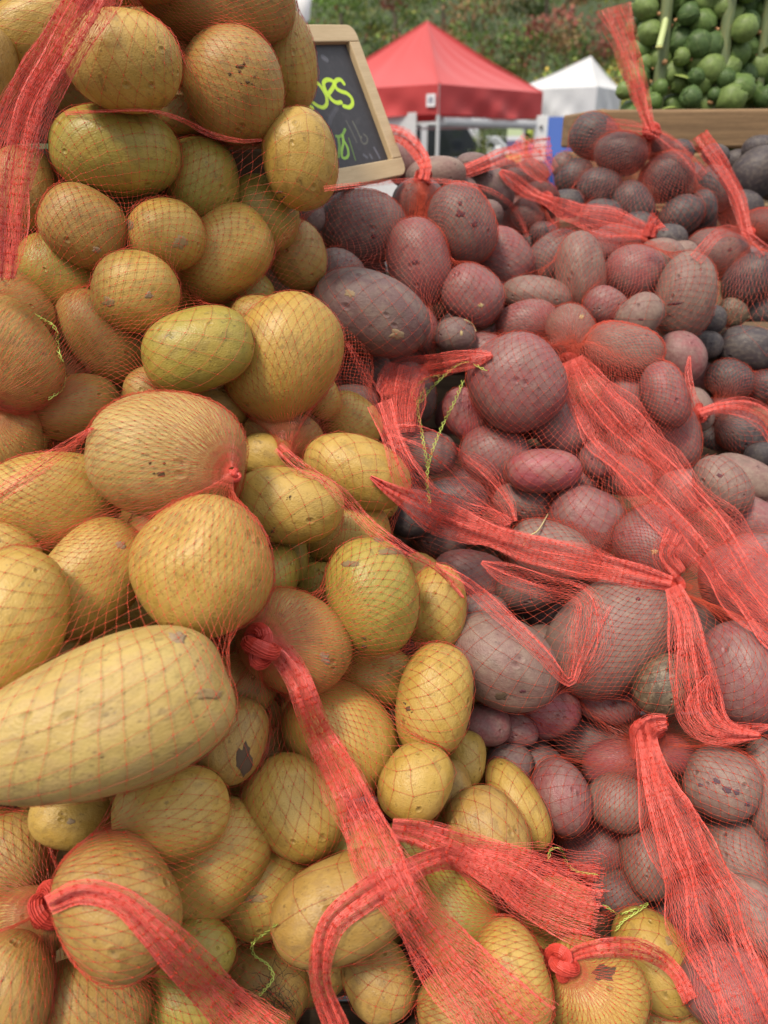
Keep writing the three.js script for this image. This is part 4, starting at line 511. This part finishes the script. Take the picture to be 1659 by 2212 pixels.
tail('S', [[1040, 1215, 8], [1090, 1240, 50], [1170, 1265, 60], [1260, 1290, 80], [1270, 1380, 110], [1240, 1470, 70]], { n: 30, layers: 1 });
tail('S', [[1462, 1150, 70], [1440, 1200, 60], [1468, 1240, 40]], { n: 34, layers: 2 });
tail('P', [[820, 850, 20], [850, 820, 70], [900, 800, 70], [960, 785, 60], [1030, 772, 44], [1062, 768, 12]], { n: 40, layers: 2 });
tail('P', [[880, 790, 110], [868, 850, 100], [866, 900, 80], [870, 935, 70]], { n: 48, layers: 3, fray: 0.1, flare: 1.5 });
tail('E', [[820, 870, 60], [850, 950, 60], [880, 1020, 80], [930, 1090, 110], [1010, 1130, 120], [1100, 1150, 60]], { n: 44, layers: 1 });
tail('E', [[840, 940, 60], [930, 970, 120], [1010, 1030, 130], [1080, 1090, 90], [1105, 1130, 40]], { n: 44, layers: 1 });
tail('D', [[600, 965, 30], [650, 1010, 34], [690, 1030, 16], [740, 1072, 36], [800, 1135, 42], [870, 1185, 30], [945, 1230, 16], [1000, 1290, 8]], { n: 18, layers: 1 });
tail('C', [[-20, 1080, 40], [80, 1010, 40], [150, 960, 26], [200, 925, 8]], { n: 16, layers: 1 });
tail('K', [[1408, 284, 24], [1394, 245, 30], [1370, 165, 48], [1346, 80, 62], [1328, 14, 76]], { n: 46, layers: 3, free: true, depth: [1.13, 1.13] });
tail('L', [[1615, 508, 26], [1594, 430, 36], [1562, 370, 40], [1512, 292, 44]], { n: 40, layers: 3, free: true, depth: [1.06, 1.08] });
tail('N', [[1080, 370, 12], [1104, 388, 40], [1140, 415, 34], [1180, 432, 24], [1230, 455, 60], [1310, 480, 74], [1390, 500, 40]], { n: 46, layers: 2 });
tail('R', [[1402, 510, 30], [1408, 490, 36], [1424, 474, 60]], { n: 40, layers: 3, free: true, depth: [0.92, 0.91] });
tail('R', [[1402, 508, 34], [1330, 470, 50], [1250, 470, 60], [1190, 500, 50]], { n: 40, layers: 1 });
tail('P', [[825, 282, 40], [868, 294, 40], [902, 326, 34], [920, 362, 28], [915, 388, 24]], { n: 44, layers: 3, free: true, depth: [0.98, 0.93] });
tail('N', [[985, 378, 30], [1060, 348, 40], [1130, 326, 44], [1190, 316, 50]], { n: 44, layers: 2, free: true, depth: [1.06, 1.08] });
tail('N', [[1110, 310, 60], [1150, 345, 70], [1185, 380, 60]], { n: 40, layers: 2, free: true, depth: [1.12, 1.1] });
tail('M', [[1512, 892, 22], [1556, 880, 30], [1612, 882, 46], [1656, 908, 52], [1680, 950, 50]], { n: 40, layers: 2, free: true, depth: [0.86, 0.88] });
tail('M', [[1512, 892, 20], [1496, 850, 26], [1488, 810, 22], [1490, 770, 6]], { n: 24, layers: 1 });
tail('L', [[1500, 560, 30], [1560, 500, 36], [1612, 508, 24], [1655, 545, 30]], { n: 30, layers: 1 });
tail('K', [[1310, 268, 30], [1360, 275, 30], [1408, 284, 22], [1450, 310, 40], [1520, 380, 40]], { n: 34, layers: 1 });
tail('P', [[700, 408, 14], [790, 398, 14], [880, 390, 14], [980, 394, 12], [1060, 412, 14], [1110, 450, 12], [1140, 510, 10]], { n: 12, layers: 1 });
tail('A', [[140, 245, 10], [230, 240, 9], [330, 240, 8], [400, 262, 12], [450, 288, 16], [520, 304, 12], [565, 302, 8]], { n: 12, layers: 1 });
tail('E', [[750, 740, 8], [772, 780, 18], [800, 830, 26], [850, 930, 30], [885, 1010, 34]], { n: 12, layers: 1 });
tail('S', [[1530, 1460, 10], [1505, 1520, 60], [1540, 1575, 80], [1600, 1580, 50], [1660, 1570, 12]], { n: 30, layers: 1 });
// loose draw threads
const threadMat = std(0.50, 0.60, 0.13, 0.5), rootMat = std(0.50, 0.40, 0.20, 0.8), hairMat = std(0.03, 0.022, 0.016, 0.8);
function thread(name, label, cat, pts, mat, o = {}) {
  const C = new THREE.CatmullRomCurve3(pts.map((p) => V(p[0], p[1], 0)), false, 'centripetal'), n = Math.round(C.getLength() / 3), r = o.r ?? 0.0005, Q = [];
  for (let i = 0; i <= n; i++) { const c = C.getPointAt(i / n); Q.push([c.x, c.y, restDepth(c.x, c.y, depthAt(c.x, c.y)) - 0.007 - (o.lift ?? 0) * Math.sin(i / n * Math.PI)]); }
  for (let it = 0; it < 10; it++) for (let i = 1; i < n; i++) Q[i][2] = Math.min(Q[i][2], (Q[i - 1][2] + Q[i + 1][2]) / 2 + 0.0002);
  const start = at(...Q[0]), g = thing(name, label, cat, start, o.group), s = new Strands(start);
  for (let k = 0; k < (o.ply ?? 2); k++) { let prev; for (let i = 0; i <= n; i++) { const a = i * 0.75 + k * Math.PI, w = (o.ply ?? 2) > 1 ? (o.w ?? 3) : 0, v = at(Q[i][0] + w * Math.cos(a), Q[i][1] + w * Math.sin(a) * 0.6, Q[i][2]); if (prev) s.seg(prev, v, r); prev = v; } }
  part('strand', s.geo(), mat, g);
}
thread('thread', 'loose pale green chain-stitched thread curling over the brownish bag beside yellow potatoes', 'thread', [[0, 640], [50, 668], [92, 690], [118, 708], [126, 760], [138, 800], [134, 838], [105, 862]], threadMat, { w: 3.4 });
thread('thread', 'green thread dangling in the gap above the hairy roots', 'thread', [[596, 1996], [580, 2010], [545, 2040], [548, 2062], [578, 2084], [590, 2110], [570, 2140], [560, 2150]], threadMat);
thread('thread', 'long yellow green thread forming a V between yellow and red potatoes', 'thread', [[1000, 822], [985, 860], [955, 920], [930, 985], [922, 1030], [928, 1088]], threadMat, { lift: 0.01 });
thread('thread', 'yellow green thread dropping from the frayed net to the V', 'thread', [[918, 838], [902, 870], [910, 930], [920, 990], [924, 1020]], threadMat, { lift: 0.01 });
thread('thread', 'tan stitched thread looped along the frayed net edge', 'thread', [[1050, 800], [1010, 782], [985, 790], [930, 840], [905, 868], [890, 850], [925, 815], [950, 812]], threadMat, { lift: 0.006 });
thread('thread', 'small bright green knotted thread at the frayed tail end', 'thread', [[1305, 1955], [1335, 1975], [1362, 1968], [1400, 1952], [1372, 1972], [1345, 1990], [1330, 2010]], threadMat);
thread('thread', 'short green thread crumpled on top of the frayed tail', 'thread', [[1185, 1860], [1190, 1836], [1210, 1834], [1222, 1860], [1240, 1880], [1290, 1890]], threadMat);
thread('straw', 'pale dry straw lying over a purple potato', 'straw', [[1130, 1180], [1140, 1160], [1160, 1148], [1184, 1110]], rootMat, { ply: 1, r: 0.0009 });
thread('straw', 'curled dry rootlet on the small purple potato', 'straw', [[1003, 690], [1020, 700], [1028, 716]], rootMat, { ply: 1, r: 0.0007 });
for (let k = 0; k < 1; k++) { const p0 = [600, 2150]; const start = at(p0[0], p0[1], restDepth(...p0, 0.55) - 0.004), g = thing('root_tuft', 'tuft of thin black hairy roots in the gap below the green thread', 'roots', start), s = new Strands(start); for (let i = 0; i < 34; i++) { let x = p0[0] + rr(-30, 36), y = p0[1] + rr(-40, 40), a = rr(0, 6.28), prev; for (let j = 0; j < 9; j++) { const v = at(x, y, restDepth(x, y, 0.57) - 0.003 - 0.001 * j % 0.004); if (prev) s.seg(prev, v, 0.00018); prev = v; x += Math.cos(a) * 7; y += Math.sin(a) * 7; a += rr(-0.6, 0.6); } } part('root_hairs', s.geo(), hairMat, g); }
// ------------------------------------------------------------------ crate with sprout stalks
const crateTex = woodTex([0.30, 0.185, 0.092], [0.13, 0.077, 0.038], 7), crateMat = new THREE.MeshStandardMaterial({ map: crateTex, roughness: 0.8, bumpMap: crateTex, bumpScale: 0.0015 });
{
  const c = at(1300, 234, 1.33), t = thing('wooden_crate', 'weathered wooden crate holding Brussels sprout stalks', 'crate', V(c.x + 0.31, 1.382, c.z - 0.16)), top = c.y - 1.382;
  const b = (w, h, d, x, y, z) => { const m = part('board', box(w, h, d, x, y, z, 0.006), crateMat, t); return m; };
  for (const y of [top - 0.031, top - 0.1, ]) { b(0.64, 0.062, 0.018, 0.01, y, 0.15).rotation.z = 0.006; b(0.64, 0.062, 0.018, 0.01, y, -0.15); b(0.018, 0.062, 0.28, -0.30, y, 0); b(0.018, 0.062, 0.28, 0.32, y, 0); }
  b(0.62, 0.012, 0.30, 0.01, 0.008, 0);
}
const sproutMats = [[0.095, 0.155, 0.040], [0.060, 0.105, 0.032], [0.140, 0.200, 0.058]].map(([r, g, b], k) => {
  const t = tex(256, 128, (u, v, c) => { const [x, y, z] = dirUV(u, v), ve = Math.abs(Math.sin(Math.atan2(z, x) * 3 + 3.2 * y + 1.5 * fbm(x * 2, y * 2, z * 2 + k, 2))), vein = (1 - sstep(0.0, 0.16, ve)) * 0.75, n = 1 + 0.5 * fbm(x * 3 + k, y * 3, z * 3, 3), f = noise.noise(x * 22, y * 9, z * 22) * 0.15; c[0] = lin2s(mix(r, 0.30, vein * 0.4) * n * (1 + f)); c[1] = lin2s(mix(g, 0.36, vein * 0.4) * n * (1 + f)); c[2] = lin2s(mix(b, 0.14, vein * 0.4) * n); });
  return new THREE.MeshPhysicalMaterial({ map: t, roughness: 0.52, specularIntensity: 0.6 });
});
const sproutGeos = [0, 1, 2, 3].map((k) => {       // wrapped leaves: each leaf is a raised cap with a lip
  const g = new THREE.SphereGeometry(1, 24, 17), p = g.attributes.position, L = []; for (let q = 0; q < 7; q++) { const a = q * 2.4 + k; L.push([V(Math.cos(a), rr(-0.4, 0.25), Math.sin(a)).normalize(), rr(0.15, 0.5), 0.02 + q * 0.014]); }
  for (let i = 0; i < p.count; i++) { const v = V(p.getX(i), p.getY(i), p.getZ(i)).normalize(); let h = 0; for (const [d, e, s] of L) { const c = v.dot(d) - e + 0.12 * Math.sin(Math.atan2(v.z, v.x) * 3 + e * 20); if (c > 0) h = Math.max(h, s * 1.9 + 0.09 * sstep(0.16, 0, c)); } const sq = 1 + h; p.setXYZ(i, v.x * sq, v.y * sq * (v.y < 0 ? 1.12 : 1.02), v.z * sq); }
  g.computeVertexNormals(); return g;
});
const stemMat = (() => { const t = tex(128, 256, (u, v, c) => { const n = fbm(u * 5, v * 14, 2, 3), s = Math.abs(noise.noise(u * 6, v * 10, 4)) < 0.08 ? 0.3 : 0; c[0] = lin2s(0.15 + 0.10 * n + s * 0.1); c[1] = lin2s(0.19 + 0.10 * n + s * 0.04); c[2] = lin2s(0.085 + 0.05 * n); }); return new THREE.MeshStandardMaterial({ map: t, roughness: 0.6 }); })();
const leafletMat = std(0.20, 0.26, 0.06, 0.6, { side: THREE.DoubleSide }), scarMat = std(0.38, 0.20, 0.09, 0.8);
function stalk(label, px, d, list, extra) {
  const b = at(px, 228, d), base = V(b.x, 1.40, b.z), t = thing('sprout_stalk', label, 'sprouts', base, 'Brussels sprout stalks in the crate'), H = 0.52;
  const stem = new THREE.CylinderGeometry(0.009, 0.014, H, 12, 8).translate(0, H / 2, 0), sp = stem.attributes.position; for (let i = 0; i < sp.count; i++) { const y = sp.getY(i); sp.setX(i, sp.getX(i) + 0.006 * Math.sin(y * 9)); sp.setZ(i, sp.getZ(i) + 0.004 * Math.cos(y * 11)); } stem.computeVertexNormals(); part('stem', stem, stemMat, t);
  const put = (v, r, k) => { const m = part('sprout', sproutGeos[k % 4], sproutMats[(k * 7 + Math.floor(rnd() * 3)) % 3], t); m.position.copy(v); r *= rr(0.86, 1.08); m.scale.set(r, r * rr(0.95, 1.06), r * rr(0.95, 1.05)); m.quaternion.setFromUnitVectors(V(0, 1, 0), V(v.x, 0.018, v.z).normalize()); m.rotateY(rr(0, 6)); const c = part('stalklet', new THREE.CylinderGeometry(0.13, 0.2, 1, 7).translate(0, -1.15, 0), scarMat, m); return m; };
  let k = 0; for (const [zx, zy, zr] of list) { const x = 1260.8 + 0.24 * zx, y = 0.24 * zy, dd = d - rr(0.01, 0.035), v = at(x, y, dd).sub(base); put(v, zr * 0.24 * 0.92 / 2 * dd / F * 1.04, k++); }
  for (let q = 0; q < extra; q++) { const a = q * 2.4 + rr(-0.3, 0.3), y = 0.10 + q * 0.40 / extra, rd = rr(0.034, 0.046); const v = V(Math.cos(a) * rd, y, Math.sin(a) * rd - 0.01); if (v.z > 0.012) v.z *= -0.6; put(v, rr(0.016, 0.022), k++); }
  for (let q = 0; q < 9; q++) {      // small pale leaves left between the sprouts
    const a = rr(0, 6.28), y = rr(0.10, 0.46), L = rr(0.018, 0.034), g = new THREE.SphereGeometry(1, 10, 6, 0, 6.2832, 0, 0.9).scale(L * 0.62, L * 0.5, L).translate(0, -L * 0.4, L * 1.1).rotateX(rr(-0.9, 0.3)).rotateY(a); g.translate(Math.sin(a) * 0.02, y, Math.cos(a) * 0.02); part('leaf', g, leafletMat, t);
  }
  for (let q = 0; q < 7; q++) { const a = rr(0, 6.28), y = rr(0.12, 0.45); part('leaf_scar', new THREE.SphereGeometry(0.006, 10, 8).scale(1, 0.8, 0.6).rotateY(-a + Math.PI / 2).translate(Math.cos(a) * 0.015, y, Math.sin(a) * 0.015), scarMat, t); }
}
stalk('sprout stalk standing behind the upright tail of the dark bag', 1412, 1.44, [[590, 50, 195], [460, 260, 170], [740, 350, 220], [550, 560, 130], [365, 815, 150], [620, 920, 150], [790, 660, 200], [800, 240, 140], [900, 120, 150], [480, 430, 130], [690, 790, 140], [480, 700, 140]], 30);
stalk('sprout stalk with a bare pale stem showing between its sprouts', 1541, 1.42, [[1060, 120, 220], [1030, 400, 200], [1140, 620, 215], [960, 880, 195], [880, 510, 130], [1330, 880, 230], [1250, -40, 180], [1210, 330, 120], [1280, 700, 130], [900, 250, 130], [1330, 130, 120], [1180, 850, 130], [1010, 690, 130]], 34);
stalk('sprout stalk with large sprouts at the far end of the crate', 1622, 1.45, [[1440, 240, 270], [1590, 600, 220], [1460, 680, 200], [1660, 180, 150], [1640, 880, 180], [1500, 60, 160], [1560, 420, 160], [1380, 480, 150], [1640, 400, 150], [1420, 800, 140], [1530, 830, 150]], 34);
stalk('sprout stalk hidden at the back of the crate', 1480, 1.56, [], 52);
stalk('sprout stalk at the back of the crate beside the far end', 1590, 1.57, [], 52);
{ const a = at(1441, -20, 1.38), b = at(1438, 40, 1.38), c = at(1424, 102, 1.375), t = thing('leaf_stem', 'pale green cut leaf stem hanging in front of the sprouts', 'leaf stem', c); part('stem', new THREE.TubeGeometry(new THREE.CatmullRomCurve3([a.clone().sub(c), b.clone().sub(c), V(0, 0, 0)]), 16, 0.0062, 8), std(0.44, 0.52, 0.22, 0.5), t); part('cut_end', new THREE.SphereGeometry(0.0066, 10, 8).scale(1, 0.5, 1), std(0.5, 0.5, 0.18, 0.7), t); }
// ------------------------------------------------------------------ chalkboard
{
  const d1 = 0.95, TR = V((748 - CX) / F, (CY - 68) / F, -1), BR = V((864 - CX) / F, (CY - 383) / F, -1), h = V((2396 - CX) / F, (CY - 67) / F, -1).normalize(), d2 = d1 * TR.dot(h) / BR.dot(h);
  const tr = at(748, 68, d1), br = at(864, 383, d2), hw = camDir(h.x, h.y, h.z).normalize(), vd = br.clone().sub(tr), H = vd.length(); vd.normalize(); const nz = hw.clone().cross(vd.clone().negate()).normalize(), W = 0.20;
  const t = thing('chalkboard', 'small wood framed chalkboard with green lettering leaning among the bags', 'chalkboard', br.clone().addScaledVector(hw, -W / 2)); t.quaternion.setFromRotationMatrix(new THREE.Matrix4().makeBasis(hw, vd.clone().negate(), nz));
  const bw = 0.0165, rc = 0.012, sh = new THREE.Shape(); const x0 = -W / 2, x1 = W / 2, y0 = 0, y1 = H;
  sh.moveTo(x0 + rc, y0); sh.lineTo(x1 - rc, y0); sh.quadraticCurveTo(x1, y0, x1, y0 + rc); sh.lineTo(x1, y1 - rc * 1.6); sh.quadraticCurveTo(x1, y1, x1 - rc * 1.6, y1); sh.lineTo(x0 + rc, y1); sh.quadraticCurveTo(x0, y1, x0, y1 - rc); sh.lineTo(x0, y0 + rc); sh.quadraticCurveTo(x0, y0, x0 + rc, y0);
  const frameTex = woodTex([0.54, 0.41, 0.245], [0.43, 0.315, 0.175], 4); frameTex.repeat.set(4, 30);
  const fm = new THREE.MeshStandardMaterial({ map: frameTex, roughness: 0.55 }), half = (poly) => { const s = new THREE.Shape(poly.map((p) => new THREE.Vector2(...p))); return s; };
  const ix0 = x0 + bw, ix1 = x1 - bw, iy0 = y0 + bw * 1.15, iy1 = y1 - bw * 1.05, ex = { depth: 0.012, bevelEnabled: true, bevelSize: 0.0012, bevelThickness: 0.0012, bevelSegments: 2 };
  const arc = (cx, cy, r, a0, a1) => { const o = []; for (let k = 0; k <= 6; k++) { const a = a0 + (a1 - a0) * k / 6; o.push([cx + r * Math.cos(a), cy + r * Math.sin(a)]); } return o; }, q = Math.PI / 2;
  part('frame_rail', new THREE.ExtrudeGeometry(half([[x0, iy0], ...arc(x0 + rc, y0 + rc, rc, 2 * q, 3 * q), ...arc(x1 - rc, y0 + rc, rc, 3 * q, 4 * q), [x1, iy0]]), ex), fm, t);
  part('frame_rail', new THREE.ExtrudeGeometry(half([[x1, iy1], ...arc(x1 - rc, y1 - rc, rc, 0, q), ...arc(x0 + rc, y1 - rc, rc, q, 2 * q), [x0, iy1]]), ex), fm, t);
  part('frame_stile', new THREE.ExtrudeGeometry(half([[ix1, iy0 + 0.0026], [x1, iy0 + 0.0026], [x1, iy1 - 0.0026], [ix1, iy1 - 0.0026]]), ex), fm, t);
  part('frame_stile', new THREE.ExtrudeGeometry(half([[x0, iy0 + 0.0026], [ix0, iy0 + 0.0026], [ix0, iy1 - 0.0026], [x0, iy1 - 0.0026]]), ex), fm, t);
  const cw = 1024, ch = Math.round(1024 * (iy1 - iy0) / (ix1 - ix0)), cv = document.createElement('canvas'); cv.width = cw; cv.height = ch; const g = cv.getContext('2d'); g.fillStyle = '#2e2d33'; g.fillRect(0, 0, cw, ch);
  const onBoard = (zx, zy) => { const px = 597.3 + zx * 0.168, py = 53.1 + zy * 0.168, r = at(px, py, 1).sub(EYE), n = nz.clone(), o = t.position.clone().addScaledVector(nz, 0.006); const k = o.clone().sub(EYE).dot(n) / r.dot(n), p = EYE.clone().addScaledVector(r, k).sub(t.position), x = p.dot(hw), y = -p.dot(vd); return [(x - ix0) / (ix1 - ix0) * cw, (iy1 - y) / (iy1 - iy0) * ch]; };
  const stroke = (pts, w, col, al) => { const Q = new THREE.CatmullRomCurve3(pts.map((p) => { const [x, y] = onBoard(...p); return V(x, y, 0); }), false, 'centripetal').getPoints(60); g.lineCap = 'round'; g.lineJoin = 'round'; for (const [lw, a, dx] of [[w, al, 0], [w * 0.55, al * 0.5, w * 0.2], [w * 0.3, al * 0.6, -w * 0.25]]) { g.globalAlpha = a; g.strokeStyle = col; g.lineWidth = lw; g.beginPath(); Q.forEach((p, i) => i ? g.lineTo(p.x + dx, p.y) : g.moveTo(p.x + dx, p.y)); g.stroke(); } g.globalAlpha = 1; };
  for (let k = 0; k < 900; k++) { g.globalAlpha = 0.03; g.fillStyle = rnd() < 0.5 ? '#8a8a96' : '#202024'; g.beginPath(); g.ellipse(rnd() * cw, rnd() * ch, rr(4, 60), rr(2, 18), rr(0, 3), 0, 7); g.fill(); } g.globalAlpha = 1;
  const neon = '#c3e63a', dim = '#6f9a3c', ghost = '#7a7c6a';
  stroke([[225, 1000], [250, 1035], [275, 1075]], 26, dim, 0.8); stroke([[300, 900], [340, 960], [385, 1025], [425, 1045], [465, 1070]], 30, neon, 0.85);
  stroke([[450, 740], [405, 800], [400, 880], [430, 950], [480, 1010], [540, 1050], [600, 1065], [645, 1020], [640, 930], [600, 850], [540, 770], [450, 740]], 30, neon, 0.75);
  stroke([[680, 880], [730, 800], [735, 750], [690, 722], [640, 722], [605, 760], [620, 830], [660, 900], [710, 970], [770, 1005], [825, 1000]], 32, neon, 0.85);
  stroke([[860, 765], [825, 722], [770, 725], [745, 770], [770, 830], [830, 865], [900, 890], [955, 945], [970, 1010], [930, 1062], [860, 1050]], 32, neon, 0.85);
  stroke([[875, 1340], [845, 1400], [800, 1430], [765, 1425]], 22, dim, 0.9); stroke([[790, 1440], [805, 1560], [790, 1680]], 26, dim, 0.8); stroke([[845, 1420], [850, 1520], [835, 1600], [840, 1690], [880, 1700], [915, 1660], [905, 1570], [860, 1480], [845, 1420]], 22, '#8fc044', 0.8);
  stroke([[920, 1450], [960, 1580], [1005, 1725]], 13, dim, 0.5); stroke([[890, 1235], [960, 1370], [1020, 1500]], 16, ghost, 0.3); stroke([[970, 1240], [1020, 1340], [1065, 1440]], 16, ghost, 0.4); stroke([[1080, 1430], [1075, 1480], [1110, 1520], [1150, 1500], [1150, 1440], [1110, 1400]], 16, ghost, 0.35);
  stroke([[600, 440], [640, 465]], 44, '#8a8d98', 0.35); stroke([[770, 1070], [700, 1180], [680, 1260]], 40, '#8a8d98', 0.14); stroke([[1240, 1570], [1280, 1640], [1310, 1700]], 20, '#8a90a0', 0.35); stroke([[1190, 1660], [1210, 1700]], 22, '#8a90a0', 0.3); stroke([[1110, 1660], [1150, 1690]], 26, '#8a90a0', 0.25);
  for (let k = 0; k < 9000; k++) { g.globalAlpha = rr(0.15, 0.6); g.fillStyle = '#2e2d33'; g.fillRect(rnd() * cw, rnd() * ch, rr(1, 3.5), rr(1, 2.5)); } g.globalAlpha = 1;      // the slate's grain breaking the chalk
  const ct = new THREE.CanvasTexture(cv); ct.colorSpace = THREE.SRGBColorSpace;
  part('slate', new THREE.BoxGeometry(ix1 - ix0 + 0.004, iy1 - iy0 + 0.004, 0.004).translate((ix0 + ix1) / 2, (iy0 + iy1) / 2, 0.004), new THREE.MeshStandardMaterial({ map: ct, roughness: 0.55 }), t);
}
renderer.render(scene, camera);
